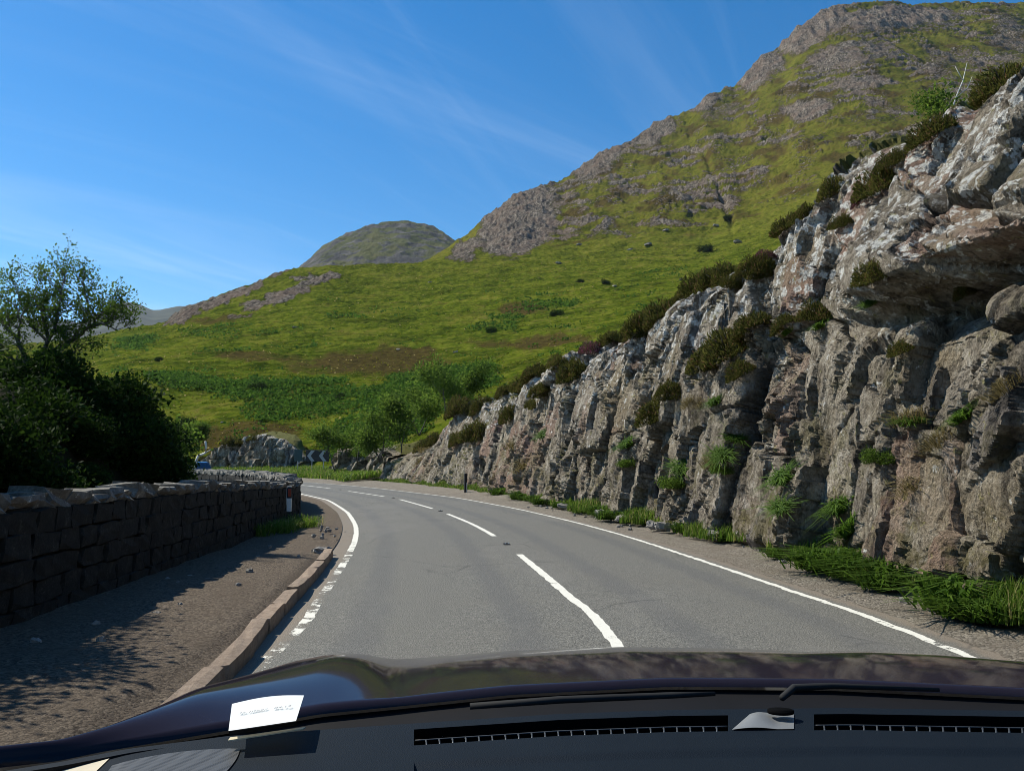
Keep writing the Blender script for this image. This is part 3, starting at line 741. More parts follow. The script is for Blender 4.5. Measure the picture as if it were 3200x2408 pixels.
def cliff():
    # columns get wider with distance from the road's near end
    yk = [-8.0]
    while yk[-1] < 80: yk.append(yk[-1] + max(0.028, 0.0034 * abs(yk[-1]) ** 1.05))
    yk = np.array(yk)
    s = CLIFF.s_at_y(yk)
    K = np.array(PROF, float)                                  # keys x points x (n, z)
    t = np.concatenate([np.linspace(0, 6, 215, endpoint=False), np.linspace(6, 10, 135, endpoint=False), np.linspace(10, 12, 26)])
    NZ = np.empty((len(yk), len(t), 2))
    for c in range(2):
        cols = np.stack([np.interp(yk, PKEYS, K[:, k, c]) for k in range(K.shape[1])], 1)
        cs = smooth(cols, 15, 0)
        for i in range(len(yk)): NZ[i, :, c] = np.interp(t, np.arange(K.shape[1]), cs[i])
    NZ[:, :, 0] = smooth(NZ[:, :, 0], 7, 1); NZ[:, :, 1] = smooth(NZ[:, :, 1], 7, 1)
    # the top is stepped block by block
    cell = s / 2.1 + 0.25 * np.sin(s * 1.7); hs_ = _h(np.floor(cell), np.floor(cell) * 0, 977) - 0.5; hs2 = _h(np.floor(s / 0.8), np.floor(s / 0.8) * 0, 978) - 0.5
    far_ = sstep(13.5, 16, yk) * (1 - .5 * sstep(50, 60, yk))
    NZ[:, :, 1] += ((0.85 * hs_ + 0.35 * hs2) * far_)[:, None] * (sstep(3.5, 6.5, t) * (1 - sstep(9, 11, t)))[None]
    S = np.broadcast_to(s[:, None], NZ.shape[:2]); n, z = NZ[..., 0], NZ[..., 1]
    x, y, nx, ny = CLIFF.at(S)
    P = np.stack([x + nx * n, y + ny * n, z], -1)
    # surface coordinates: along the face and up it
    arc = np.concatenate([np.zeros((len(yk), 1)), np.cumsum(np.hypot(np.diff(n, axis=1), np.diff(z, axis=1)), 1)], 1)
    du = np.gradient(P, axis=0); dv = np.gradient(P, axis=1)
    N = np.cross(dv, du); N /= np.linalg.norm(N, axis=-1, keepdims=True) + 1e-9     # out of the rock
    wx = fbm(S * 0.9, arc * 0.8, 4, 201) * 0.22; wy = fbm(S * 0.9 + 40, arc * 0.8, 4, 207) * 0.22
    lean = 0.20                                                # the jointing leans a little
    u = S + lean * arc + wx; v = arc + wy
    hi = sstep(3.6, 4.6, z) * (1 - sstep(13.5, 17, y))
    u = u - hi * 0.35 * arc                                     # the upper slabs are broken along their dip
    disp = fbm(S * 0.16, arc * 0.13, 4, 211) * 0.24 + fbm(S * 0.4, arc * 0.5, 3, 215, ridged=True) * 0.05
    f1, f2, r1, r2, r3, ox, oy = voronoi(u / 1.7, v / 2.5, 221)
    disp = disp + (r1 - 0.5) * 0.40 + ox * (r2 - 0.5) * 0.34 + oy * (r3 - 0.5) * 0.34
    tone = r2.copy()
    crack = 1 - sstep(0.0, 0.035, f2 - f1)
    disp = disp - 0.09 * (1 - sstep(0.0, 0.05, f2 - f1))
    part_ = sstep(-0.25, 0.3, fbm(S * 0.5, arc * 0.4, 3, 229))     # massive slabs next to broken rock
    g1, g2, q1, q2, q3, gx_, gy_ = voronoi(u / 0.60 + 7.3, v / 0.95, 231)
    k2 = 0.16 + 0.84 * part_
    disp = disp + k2 * ((q1 - 0.5) * 0.34 + gx_ * (q2 - 0.5) * 0.42 + gy_ * (q3 - 0.5) * 0.34)
    c2 = (1 - sstep(0.0, 0.06, g2 - g1)) * k2
    disp = disp - 0.05 * c2
    h1, h2, p1, p2, p3, hx, hy = voronoi(u / 0.19 + 3.1, v / 0.27, 241)
    rough = 0.10 + 0.90 * sstep(-0.1, 0.35, fbm(S * 0.7, arc * 0.55, 3, 251))
    disp = disp + rough * ((p1 - 0.5) * 0.16 + hx * (p2 - 0.5) * 0.20 + hy * (p3 - 0.5) * 0.16 - 0.03 * (1 - sstep(0, 0.10, h2 - h1)))
    e1, e2_, w1, w2, w3, ex, ey = voronoi(u / 0.075, v / 0.10, 245)
    disp = disp + rough * ((w1 - 0.5) * 0.055 + ex * (w2 - 0.5) * 0.07)
    disp = disp + fbm(S * 7, arc * 5, 4, 261, ridged=True) * 0.020 + fbm(S * 1.7 + lean * arc, arc * 1.4, 4, 265, ridged=True) * 0.025
    cl = 1 - sstep(0.0, 0.035, np.abs(fbm(u * 0.23, v * 0.05, 3, 271)))     # a few deep clefts
    disp = disp - cl * 0.28
    top = sstep(9.6, 11.0, t)[None]
    foot = sstep(0.0, 0.25, z)
    disp = disp * (1 - 0.8 * top) * (0.35 + 0.65 * foot)
    cave = sstep(4.2, 4.6, t)[None] * (1 - sstep(5.9, 6.5, t)[None]) * (1 - sstep(12.3, 13.5, y))
    disp = disp * (1 - 0.58 * cave)
    sc_ = np.interp(y, [-10, 30, 55, 82], [1.0, 1.15, 0.8, 0.3])
    P = P + N * (disp * sc_)[..., None]
    # what lies flat enough to hold soil, plus the top
    du = np.gradient(P, axis=0); dv = np.gradient(P, axis=1)
    N2 = np.cross(dv, du); N2 /= np.linalg.norm(N2, axis=-1, keepdims=True) + 1e-9
    big = fbm(S * 0.22, arc * 0.3, 3, 281)
    veg = 0.55 * sstep(0.55, 0.9, N2[..., 2]) * sstep(-0.1, 0.25, big) + 1.0 * sstep(9.2, 10.2, t)[None] + 0.45 * (1 - sstep(0.05, 0.6, z)) + 0.35 * sstep(0.25, 0.5, big) * sstep(0.2, 0.5, N2[..., 2])
    veg = veg + 0.4 * sstep(36, 50, y) * sstep(0.35, 0.6, N2[..., 2])
    crk = np.clip(crack * 0.5 + c2 * 0.35 * rough + cl * 0.8, 0, 1) * (1 - top)
    tone = np.clip(tone * 0.6 + q2 * 0.4 + 0.25 * np.exp(-((y - 38) / 6) ** 2) * sstep(4.5, 3, z), 0, 1)
    o = link('rock_cutting', grid_mesh('rock_cutting', P, {'veg': veg, 'tone': tone, 'crack': crk}, smooth=False), M['cliff'])
    tag(o, kind='structure')
    return P, N2, t, yk
C_P, C_N, C_T, C_Y = cliff()
def cliff_at(y, tt):
    i = int(np.argmin(np.abs(C_Y - y))); j = int(np.argmin(np.abs(C_T - tt)))
    return Vector(C_P[i, j]), Vector(C_N[i, j])

def outcrop(name, pts, hfun, seed, depth=5.0):
    """A low rocky step where the hillside was cut back beyond the bend."""
    pth = Path(pts)
    s = np.linspace(0, pth.len, int(pth.len / 0.10)); t = np.linspace(0, 1, 70)
    S, T = np.meshgrid(s, t, indexing='ij')
    h = hfun(S / pth.len)
    n = np.where(T < .6, T * 1.1, 0.66 + (T - .6) * depth / .4); z = np.where(T < .6, T / .6 * h, h + (T - .6) * 1.5) - 0.3
    x, y, nx, ny = pth.at(S)
    arc = T * h / .6
    f1, f2, r1, r2, r3, ox, oy = voronoi(S / 1.5 + .25 * arc, arc / 2.0, seed)
    g1, g2, q1, q2, q3, gx_, gy_ = voronoi(S / .55, arc / .9, seed + 9)
    fr = sstep(0.02, 0.12, T) * (1 - sstep(0.6, 0.75, T))
    disp = ((r1 - .5) * 1.3 + ox * (r2 - .5) * .9 + (q1 - .5) * .45 + gx_ * (q2 - .5) * .4 - .2 * (1 - sstep(0, .1, f2 - f1)) + fbm(S * .3, arc * .3, 3, seed) * .8) * fr
    P = np.stack([x + nx * (n - disp), y + ny * (n - disp), z + (r3 - .5) * 0.5 * sstep(.4, .6, T) * (1 - sstep(.6, .68, T)) + .25 * fbm(S / 2, n, 3, seed + 3) * sstep(.6, .7, T)], -1)
    veg = 1.1 * sstep(0.66, 0.78, T) + 0.4 * sstep(.3, .5, r3) * sstep(.35, .6, T) + .3 * (T < .08)
    o = link(name, grid_mesh(name, P, {'veg': veg, 'tone': r2 * .7, 'crack': (1 - sstep(0, .06, f2 - f1)) * .7}, smooth=False), M['cliff'])
    tag(o, kind='structure')
outcrop('rock_outcrop', [(-24.0, 92), (-27, 92.5), (-31, 95.5), (-36, 98.5), (-41, 100)], lambda q: 5.2 * np.sin(np.pi * np.clip(q * .94 + .05, 0, 1)) ** .5, 401, 2.4)
outcrop('rock_outcrop', [(-11, 67.5), (-12.6, 70.5), (-15.2, 75.5), (-17.5, 80), (-19.8, 84)], lambda q: 3.3 * (0.75 + 0.25 * np.sin(q * 9)) * np.clip((1 - q) * 8, 0, 1), 411, 4.0)

# ------------------------------------------------------------------ stones
import bmesh
def stone_mesh(name, seed, rnd=0.35, jit=0.10, cuts=1):
    bm = bmesh.new()
    bmesh.ops.create_cube(bm, size=1.0)
    bmesh.ops.subdivide_edges(bm, edges=bm.edges[:], cuts=cuts, use_grid_fill=True)
    r = random.Random(seed)
    for v in bm.verts:
        d = v.co.normalized() * 0.60
        v.co = v.co.lerp(d, rnd)
        v.co += Vector((r.uniform(-jit, jit), r.uniform(-jit, jit), r.uniform(-jit, jit)))
    me = bpy.data.meshes.new(name)
    bm.to_mesh(me); bm.free()
    return me
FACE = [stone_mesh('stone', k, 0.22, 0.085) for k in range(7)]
CAPS = [stone_mesh('coping_stone', 20 + k, 0.20, 0.10, 1) for k in range(8)]
KERB = [stone_mesh('kerb_stone', 40 + k, 0.10, 0.035) for k in range(5)]
BOUL = [stone_mesh('boulder', 60 + k, 0.62, 0.15, 2) for k in range(6)]
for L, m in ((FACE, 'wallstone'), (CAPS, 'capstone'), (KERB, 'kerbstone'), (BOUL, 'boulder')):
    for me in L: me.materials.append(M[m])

# ------------------------------------------------------------------ the stone wall along the bend
def wall_top(y): return np.interp(y, [-12, 9, 13, 18, 24, 30, 40, 56], [1.30, 1.30, 1.27, 1.14, 1.02, 1.02, 1.08, 1.12])
def stone_wall():
    root = empty('stone_wall', (-5.6, 5, 0))
    tag(root, 'long low stone wall with rough lichened cap stones following the bend', 'wall')
    inv = Matrix.Translation((5.6, -5, 0))
    s = np.linspace(0.5, WALL.len - 0.5, 400)
    x, y, nx, ny = WALL.at(s)
    h = wall_top(y) - 0.10
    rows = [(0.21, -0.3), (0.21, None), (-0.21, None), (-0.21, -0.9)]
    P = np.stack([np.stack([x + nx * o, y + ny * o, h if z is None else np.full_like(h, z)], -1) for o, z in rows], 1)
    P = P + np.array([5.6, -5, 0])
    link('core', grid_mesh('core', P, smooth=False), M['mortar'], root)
    r = random.Random(5)
    def put(name, me, s_, off, z, size, tilt=0.04):
        x, y, nx, ny = (float(v) for v in WALL.at(s_))
        o = link(name, me, None, root)
        o.location = (x + nx * off + 5.6, y + ny * off - 5, z)
        o.rotation_euler = (r.uniform(-tilt, tilt), r.uniform(-tilt, tilt), math.atan2(nx, -ny) - math.pi / 2 + r.uniform(-tilt, tilt))
        o.rotation_euler[2] = math.atan2(-nx, ny) + r.uniform(-tilt, tilt)
        o.scale = size
    # face courses towards the road
    a, b = float(WALL.s_at_y(4.8)), float(WALL.s_at_y(25.5))
    for c in range(5):
        q = a + r.uniform(0, .4)
        while q < b:
            l = r.uniform(.24, .62)
            x, y, _, _ = (float(v) for v in WALL.at(q))
            hh = (wall_top(y) - 0.12) / 5
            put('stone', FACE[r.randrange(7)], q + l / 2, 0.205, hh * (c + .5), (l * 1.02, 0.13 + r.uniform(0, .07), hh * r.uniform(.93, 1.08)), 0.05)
            q += l + 0.012
    # the far side beyond the bend shows its outer face
    a, b = float(WALL.s_at_y(30)), WALL.len - 1.5
    for c in (2,):
        q = a
        while q < b:
            l = r.uniform(.5, .8)
            x, y, _, _ = (float(v) for v in WALL.at(q))
            hh = (wall_top(y) - 0.1) / 3
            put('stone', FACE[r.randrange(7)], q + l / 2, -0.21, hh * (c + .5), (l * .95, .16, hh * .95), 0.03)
            q += l + 0.02
    q = float(WALL.s_at_y(2.0))
    while q < WALL.len - 1:
        x, y, _, _ = (float(v) for v in WALL.at(q))
        l = r.uniform(.2, .5) if y < 32 else r.uniform(.38, .55)
        hgt = r.choice((.10, .13, .16, .2)) if y < 30 else r.uniform(.2, .3)
        put('coping_stone', CAPS[r.randrange(8)], q + l / 2, r.uniform(-.03, .03), float(wall_top(y)) - .12 + hgt / 2, (l * 1.05, r.uniform(.48, .60), hgt), 0.09)
        q += l * 0.97
    return root
stone_wall()

# ------------------------------------------------------------------ kerb
KP = Path([(-2.03, -6), (-2.06, 2), (-2.22, 6), (-2.42, 7.6), (-2.68, 9.8), (-2.92, 11.8), (-3.22, 13.9)])
kerb = tag(empty('kerb', (-2.4, 7.5, 0)), kind='structure')
r_ = random.Random(8)
q = 1.0
while q < KP.len - 0.3:
    l = min(r_.uniform(.82, .98), KP.len - q)
    x, y, nx, ny = (float(v) for v in KP.at(q + l / 2))
    o = link('kerb_stone', KERB[r_.randrange(5)], None, kerb)
    o.location = (x + nx * 0.01 + 2.4, y + ny * 0.01 - 7.5, 0.048 + r_.uniform(-.008, .008))
    o.rotation_euler = (r_.uniform(-.03, .03), r_.uniform(-.04, .04), math.atan2(-nx, ny))
    o.rotation_euler[2] = math.atan2(-nx, ny) + math.pi / 2 + r_.uniform(-.015, .015)
    o.scale = (l * .99, 0.145, 0.19)
    o.rotation_euler[2] = math.atan2(nx, -ny) + r_.uniform(-.012, .012)
    q += l + 0.03

# ------------------------------------------------------------------ bank behind the wall
def bank():
    s = np.linspace(0.3, float(WALL.s_at_y(52)), 300); n = np.concatenate([np.linspace(0.15, 8, 90), np.linspace(8.5, 34, 40)])
    S, Nn = np.meshgrid(s, n, indexing='ij')
    x, y, nx, ny = WALL.at(S)
    X, Y = x - nx * Nn, y - ny * Nn
    h = np.interp(y, [-12, 12, 18, 24, 29, 33, 37, 44, 60], [2.7, 2.75, 2.7, 2.5, 1.9, 1.0, 0.0, -0.4, -0.6])
    n0 = np.interp(y, [-12, 15, 21, 26, 32], [-.3, -.3, 1.2, 2.4, 3.0])
    k = sstep(0, 3.7, Nn - n0)
    Z = -0.4 + (h + 0.4) * k * (1 - 0.5 * sstep(8, 30, Nn)) + fbm(X / 2.2, Y / 2.2, 5, 301, ridged=True) * 0.42 * sstep(0.4, 1.8, Nn) * sstep(-0.3, 1.0, h + .2)
    tag(link('bank', grid_mesh('bank', np.stack([X, Y, Z], -1), smooth=True), M['soil']), kind='structure')
    return X, Y, Z
B_X, B_Y, B_Z = bank()
def bank_z(x, y):
    i = np.argmin((B_X - x) ** 2 + (B_Y - y) ** 2)
    return float(B_Z.ravel()[i])

# ------------------------------------------------------------------ where a sight line meets a surveyed surface
def _proj(P):
    x, y, z = P[..., 0], P[..., 1], P[..., 2] - CAM_H
    f = y * math.cos(PITCH) + z * math.sin(PITCH); u = z * math.cos(PITCH) - y * math.sin(PITCH)
    f = np.maximum(f, 0.05)
    return (512 + FOC * x / f) * 2212 / 1024, (385 - FOC * u / f) * 2212 / 1024
C_U, C_V = _proj(C_P)
H_P = np.stack([T_A * T_D, T_D, T_Z], -1)
H_U, H_V = _proj(H_P)
def on_surface(U, V, P, x, y, tol=9):
    d2 = (U - x) ** 2 + (V - y) ** 2
    d2 = np.where(P[..., 1] < 3, 1e9, d2)
    m = d2 < tol * tol
    if not m.any(): m = d2 <= d2.min() + 1e-6
    idx = np.argwhere(m)
    k = idx[np.argmin(P[idx[:, 0], idx[:, 1], 1])]
    return Vector(P[k[0], k[1]]), tuple(k)
def on_cliff(x, y): return on_surface(C_U, C_V, C_P, x, y)
def on_hill(x, y): return on_surface(H_U, H_V, H_P, x, y)

# ------------------------------------------------------------------ signs, posts, studs
M['black'] = plain('sign_black', (0.012, 0.013, 0.015), 0.5, 0.4)
M['signwhite'] = plain('sign_white', (0.33, 0.345, 0.345), 0.45, 0.4, var=.05)
M['galv'] = plain('galvanised_steel', (0.42, 0.43, 0.43), 0.45, 0.5, 0.6)
M['teal'] = plain('dull_green_sign_back', (0.045, 0.085, 0.085), 0.55, 0.4)
M['postwhite'] = plain('post_white', (0.74, 0.73, 0.70), 0.5, 0.4, var=.08)
M['postblack'] = plain('post_black', (0.02, 0.02, 0.022), 0.6, 0.3)
M['reflector'] = plain('red_reflector', (0.34, 0.045, 0.022), 0.25, 0.6)
M['rubber'] = plain('road_stud_rubber', (0.022, 0.022, 0.022), 0.7, 0.3)
M['studglass'] = plain('road_stud_glass', (0.62, 0.66, 0.68), 0.1, 0.8)

def chevron_sign():
    root = empty('chevron_sign', (-21.2, 84.5, 0.35), R(-14))
    tag(root, 'black bend warning board with two white chevrons pointing along the curve', 'road sign')
    MB().box((0.25, 0, 2.02), (2.75, 0.04, 1.28)).build('board', M['black'], root, bevel=.01)
    for cx in (-0.60, 0.80):
        w_ = 0.42
        poly = [(cx - .38, -.03, 2.02), (cx + .10, -.03, 2.60), (cx + .10 + w_, -.03, 2.60), (cx - .38 + w_, -.03, 2.02), (cx + .10 + w_, -.03, 1.44), (cx + .10, -.03, 1.44)]
        MB().prism(poly[:4], (0, -.012, 0)).prism([poly[0], poly[3], poly[4], poly[5]], (0, -.012, 0)).build('chevron', M['signwhite'], root)
    for cx in (-0.42, 0.95):
        MB().tube([(cx, .05, -.6), (cx, .05, 2.6)], 0.045, 10).build('post', M['galv'], root, True)
chevron_sign()
root = empty('sign_panel', (-23.35, 85.6, 0.35), R(20))
tag(root, 'blank dull green sign panel on one post at the end of the chevron board', 'road sign')
MB().box((0, 0, 2.10), (.86, 0.04, 1.25)).build('panel', M['teal'], root, bevel=.01)
MB().tube([(-.02, .05, -.6), (-.02, .05, 2.7)], 0.04, 10).build('post', M['galv'], root, True)

def marker(loc, rz, label):
    root = empty('marker_post', loc, rz)
    tag(root, label, 'marker post')
    MB().box((0, 0, .12), (.115, .085, .50)).build('base', M['postblack'], root, bevel=.012)  # lower part coloured black for the wall's shadow on it
    MB().box((0, 0, .545), (.12, .09, .35)).build('body', M['postwhite'], root, bevel=.012)
    MB().box((0, 0, .865), (.122, .092, .29)).build('head', M['postblack'], root, bevel=.02)
    MB().box((.008, -.049, .865), (.082, .012, .21)).build('reflector', M['reflector'], root, bevel=.006)
    MB().box((-.0635, 0, .78), (.006, .088, .46)).build('side_strip', M['postwhite'], root)  # sunlit left side put in as a white strip
    MB().box((0, 0, 1.02), (.118, .088, .02)).build('cap', M['postwhite'], root, bevel=.006)
    return root
marker((-5.84, 20.65, 0.0), R(8), 'white and black marker post with red reflector at the stone wall')
root = empty('marker_post', (-2.45, 41.6, 0.0), R(18))
tag(root, 'dark weathered marker post in the grass at the foot of the rock cutting', 'marker post')
MB().box((0, 0, .5), (.16, .11, 1.15)).build('body', M['postblack'], root, bevel=.015)
MB().box((.045, -.058, .35), (.03, .01, .5)).build('side_strip', M['postwhite'], root)

for k, yv in enumerate((15.75, 26.45, 36.2, 47.0, 59.4)):
    x, y, nx, ny = (float(v) for v in ROAD.at(sy(yv)))
    root = empty('road_stud', (x, y, road_z(0) + 0.002), math.atan2(-nx, ny))
    tag(root, 'small black rubber road stud with glass eyes between the centre dashes', 'road stud', 'road studs along the centre line')
    root.rotation_euler[2] = math.atan2(ny, nx)
    MB().box((0, 0, .008), (.13, .22, .014)).build('casing', M['rubber'], root, bevel=.008)
    MB().box((0, 0, .02), (.10, .12, .018)).build('pad', M['rubber'], root, bevel=.008)
    for dx in (-.03, .03):
        MB().tube([(dx, -.063, .022), (dx, -.05, .022)], .012, 8).build('glass_eye', M['studglass'], root, True)

# loose stones on the verges
def boulder(loc, size, label, group=None, name='boulder'):
    o = link(name, BOUL[r_.randrange(6)], None)
    o.location = loc; o.scale = size; o.rotation_euler = (r_.uniform(-.3, .3), r_.uniform(-.3, .3), r_.uniform(0, 6.28))
    return tag(o, label, 'stone', group)
boulder((-3.42, 14.25, .06), (.28, .22, .16), 'fist-sized brown stone lying at the end of the kerb', name='stone')
for k in range(26):
    yv = r_.uniform(6.5, 19)
    boulder((r_.uniform(-4.6, -3.3 - max(0, yv - 13) * .12), yv, .10), tuple(r_.uniform(.03, .085) for _ in range(3)), 'small loose stone on the bare dirt verge below the wall', 'loose stones on the dirt verge', 'stone')
for k in range(34):
    yv = r_.uniform(7, 30); x, y, nx, ny = (float(v) for v in ROAD.at(sy(yv)))
    o_ = HALF_R + r_.uniform(.5, 1.6)
    boulder((x + nx * o_, y + ny * o_, .03), tuple(r_.uniform(.03, .10) for _ in range(3)), 'small loose stone on the gravel strip under the rock cutting', 'loose stones on the gravel strip', 'stone')
for k in range(7):
    yv = r_.uniform(9, 44); x, y, nx, ny = (float(v) for v in CLIFF.at(CLIFF.s_at_y(yv)))
    boulder((x - nx * r_.uniform(.1, .4), y - ny * .2, .16), (r_.uniform(.2, .42), r_.uniform(.2, .3), r_.uniform(.12, .22)), 'fallen rock lying at the foot of the rock cutting', 'fallen rocks below the cutting')
for x_, y_, s_ in ((985, 752, 1.6), (480, 903, .9), (740, 915, 1.2), (1400, 520, 5), (1360, 530, 4), (1590, 515, 5), (1440, 490, 4.5), (1210, 560, 3.5), (930, 600, 2.2), (1330, 610, 2), (860, 745, 1.4), (640, 700, 1.8), (1470, 595, 2.2), (1540, 480, 5), (1250, 520, 4)):
    p, _ = on_hill(x_, y_)
    boulder(p + Vector((0, 0, s_ * .02)), (s_ * .8, s_ * .6, s_ * .26), 'pale boulder lying on the open grassy hillside', 'boulders on the hillside')

# ------------------------------------------------------------------ foliage
def leaf_quads(C, size, up=0.3, seed=0, asp=0.55, outward=None):
    """One rhombic leaf per point of C, turned at random; returns mesh data with a random value per leaf."""
    r = np.random.default_rng(seed)
    n = len(C)
    d = r.normal(size=(n, 3)); d[:, 2] += up
    if outward is not None: d = d * 0.7 + outward
    d /= np.linalg.norm(d, axis=1, keepdims=True) + 1e-9
    a = np.cross(d, r.normal(size=(n, 3))); a /= np.linalg.norm(a, axis=1, keepdims=True) + 1e-9
    L = (size * r.uniform(.6, 1.25, n))[:, None]
    V = np.stack([C - d * L * .5, C + a * L * asp * .5 + d * L * .05, C + d * L * .5, C - a * L * asp * .5 + d * L * .05], 1)
    F = np.arange(n * 4).reshape(n, 4)
    return V.reshape(-1, 3), F, np.repeat(r.random(n), 4)

def clump_points(n, lobes, seed, hollow=0.45):
    """Points spread through a bush made of several uneven lobes (cx, cy, cz, r)."""
    r = np.random.default_rng(seed)
    w_ = np.array([l[3] ** 2 for l in lobes]); k = r.choice(len(lobes), n, p=w_ / w_.sum())
    d = r.normal(size=(n, 3)); d /= np.linalg.norm(d, axis=1, keepdims=True)
    rad = (hollow + (1 - hollow) * r.random(n) ** .6) * (1 + .22 * r.normal(size=n))
    L = np.array([l[:3] for l in lobes]); Rr = np.array([l[3] for l in lobes])
    P = L[k] + d * (Rr[k] * rad)[:, None] * np.array([1, 1, .85])
    keep = P[:, 2] > 0.0
    return P[keep], d[keep]

M['leaf_rowan'] = leafmat('rowan_leaves', (0.050, 0.100, 0.014), (0.150, 0.220, 0.034), .6, None, .7, .08)
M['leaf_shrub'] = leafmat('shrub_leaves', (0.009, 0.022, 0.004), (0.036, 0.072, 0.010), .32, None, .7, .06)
M['leaf_heather'] = leafmat('heather_sprigs', (0.045, 0.055, 0.012), (0.155, 0.145, 0.036), .45, (0.16, 0.095, 0.05), .8, .05)
M['leaf_bell'] = leafmat('heather_in_flower', (0.060, 0.048, 0.022), (0.20, 0.085, 0.090), .3, (0.42, 0.10, 0.22), .8, .05)
M['leaf_fern'] = leafmat('fern_fronds', (0.050, 0.110, 0.012), (0.140, 0.235, 0.030), .55)
M['leaf_grass'] = leafmat('verge_grass', (0.075, 0.150, 0.014), (0.200, 0.290, 0.040), .55, (0.34, 0.29, 0.12))
M['leaf_moor'] = leafmat('moor_grass_blades', (0.080, 0.095, 0.008), (0.170, 0.165, 0.020), .62, (0.26, 0.21, 0.09), .9, .03)
M['leaf_bracken'] = leafmat('bracken_fronds', (0.034, 0.085, 0.012), (0.095, 0.165, 0.024), .5, None, .9, .03)
M['leaf_brown'] = leafmat('dry_grass', (0.11, 0.085, 0.030), (0.26, 0.205, 0.085), .35)
M['bark'] = m_stone('grey_brown_bark', [(0.3, (0.030, 0.025, 0.020)), (0.5, (0.085, 0.074, 0.060)), (0.7, (0.17, 0.155, 0.13))], .35, 9.0)
M['deadwood'] = plain('bleached_dead_wood', (0.62, 0.59, 0.52), .8, .2)

def foliage_mesh(name, V, F, rnd, mat):
    me = raw_mesh(name, V, F, {'rnd': rnd})
    me.materials.append(mat)
    return me

def shrub_meshes(n, leaves, size, mat, seed, rr=1.0, flat=.8):
    out = []
    for k in range(n):
        r = random.Random(seed + k)
        lobes = [(r.uniform(-.55, .55), r.uniform(-.55, .55), r.uniform(.15, .75) * flat, r.uniform(.28, .52)) for _ in range(9)]
        C, d = clump_points(leaves, lobes, seed + k)
        V, F, q = leaf_quads(C * rr, size, .3, seed + k, .55, d * .6)
        out.append(foliage_mesh('foliage', V, F, q, mat))
    return out

def sprig_meshes(n, sprigs, mat, seed, length=.2, width=.05):
    """Low bushes of upright wiry sprigs, as heather grows; radius about one."""
    out = []
    for k in range(n):
        r = np.random.default_rng(seed + k)
        ang = r.uniform(0, 2 * np.pi, sprigs); rad = np.sqrt(r.random(sprigs))
        bump = 0.62 + 0.30 * np.sin(ang * 3 + k) * rad + 0.2 * np.cos(ang * 5 + 2 * k) * rad
        C = np.stack([np.cos(ang) * rad * (.8 + .3 * bump), np.sin(ang) * rad * (.8 + .3 * bump), np.clip((1 - rad ** 2.2), 0, 1) * bump * r.uniform(.25, 1.05, sprigs)], 1)
        d = np.stack([np.cos(ang) * rad * .8, np.sin(ang) * rad * .8, np.full(sprigs, .75)], 1)
        V, F, q = leaf_quads(C, length, .2, seed + k, width / length, d * 1.4)
        out.append(foliage_mesh('foliage', V, F, q, mat))
    return out

def blade_meshes(n, blades, mat, seed, h=1.0, spread=.5, width=.05, arch=.5):
    """Tufts of arching blades, height about one."""
    out = []
    for k in range(n):
        r = np.random.default_rng(seed + k)
        b = r.normal(size=(blades, 2)) * spread * .45
        dr = b * .6 + r.normal(size=(blades, 2)) * .35
        H = h * r.uniform(.45, 1.05, blades)
        ww = width * r.uniform(.6, 1.2, blades)
        side = np.stack([-dr[:, 1], dr[:, 0]], 1); side /= np.linalg.norm(side, axis=1, keepdims=True) + 1e-9
        p0 = np.concatenate([b, np.zeros((blades, 1))], 1)
        p1 = np.concatenate([b + dr * .35 * arch, (H * .62)[:, None]], 1)
        p2 = np.concatenate([b + dr * arch * 1.1, (H * (1 - .25 * arch))[:, None]], 1)
        s3 = np.concatenate([side * ww[:, None], np.zeros((blades, 1))], 1)
        V = np.stack([p0 - s3 * .5, p0 + s3 * .5, p1 + s3 * .45, p1 - s3 * .45, p2 + s3 * .06, p2 - s3 * .06], 1).reshape(-1, 3)
        i = np.arange(blades)[:, None] * 6
        F = np.concatenate([i + np.array([[0, 1, 2, 3]]), i + np.array([[3, 2, 4, 5]])])
        out.append(foliage_mesh('foliage', V, F, np.repeat(r.random(blades), 6), mat))
    return out

SHRUB = shrub_meshes(5, 6500, .085, M['leaf_shrub'], 500)
SHRUB_L = shrub_meshes(2, 3800, .11, M['leaf_rowan'], 520)
HEATH = sprig_meshes(5, 3200, M['leaf_heather'], 540, .20, .045)
BELL = sprig_meshes(2, 2200, M['leaf_bell'], 560, .18, .045)
FERN = blade_meshes(4, 300, M['leaf_fern'], 580, 1.0, .55, .075, 1.5)
TUFT = blade_meshes(4, 240, M['leaf_grass'], 600, 1.0, .9, .035, .8)
DRY = blade_meshes(3, 240, M['leaf_brown'], 620, 1.0, .9, .03, 1.0)

def stem_mesh(seed, n=7, h=.55):
    r = random.Random(seed); b = MB()
    for _ in range(n):
        a = r.uniform(0, 6.28); q = r.uniform(.2, .6)
        p = Vector((0, 0, 0)); pts = [p]
        for j in range(1, 4): pts.append(Vector((math.cos(a) * q * j / 3 + r.uniform(-.05, .05), math.sin(a) * q * j / 3 + r.uniform(-.05, .05), h * j / 3)))
        b.tube(pts, [.035, .028, .018, .008], 5)
    me = b.mesh('stem', True); me.materials.append(M['bark'])
    return me
STEM = [stem_mesh(k) for k in range(3)]

rv = random.Random(31)
def bush(name, meshes, loc, size, label, cat, group, stems=True, squash=1.0, tilt=None):
    e = empty(name, loc, rv.uniform(0, 6.28))
    e.scale = (size * rv.uniform(.85, 1.15), size * rv.uniform(.85, 1.15), size * squash)
    if tilt is not None: e.rotation_euler = tilt
    tag(e, label, cat, group)
    link('foliage', meshes[rv.randrange(len(meshes))], None, e)
    if stems: link('stem', STEM[rv.randrange(3)], None, e)
    return e

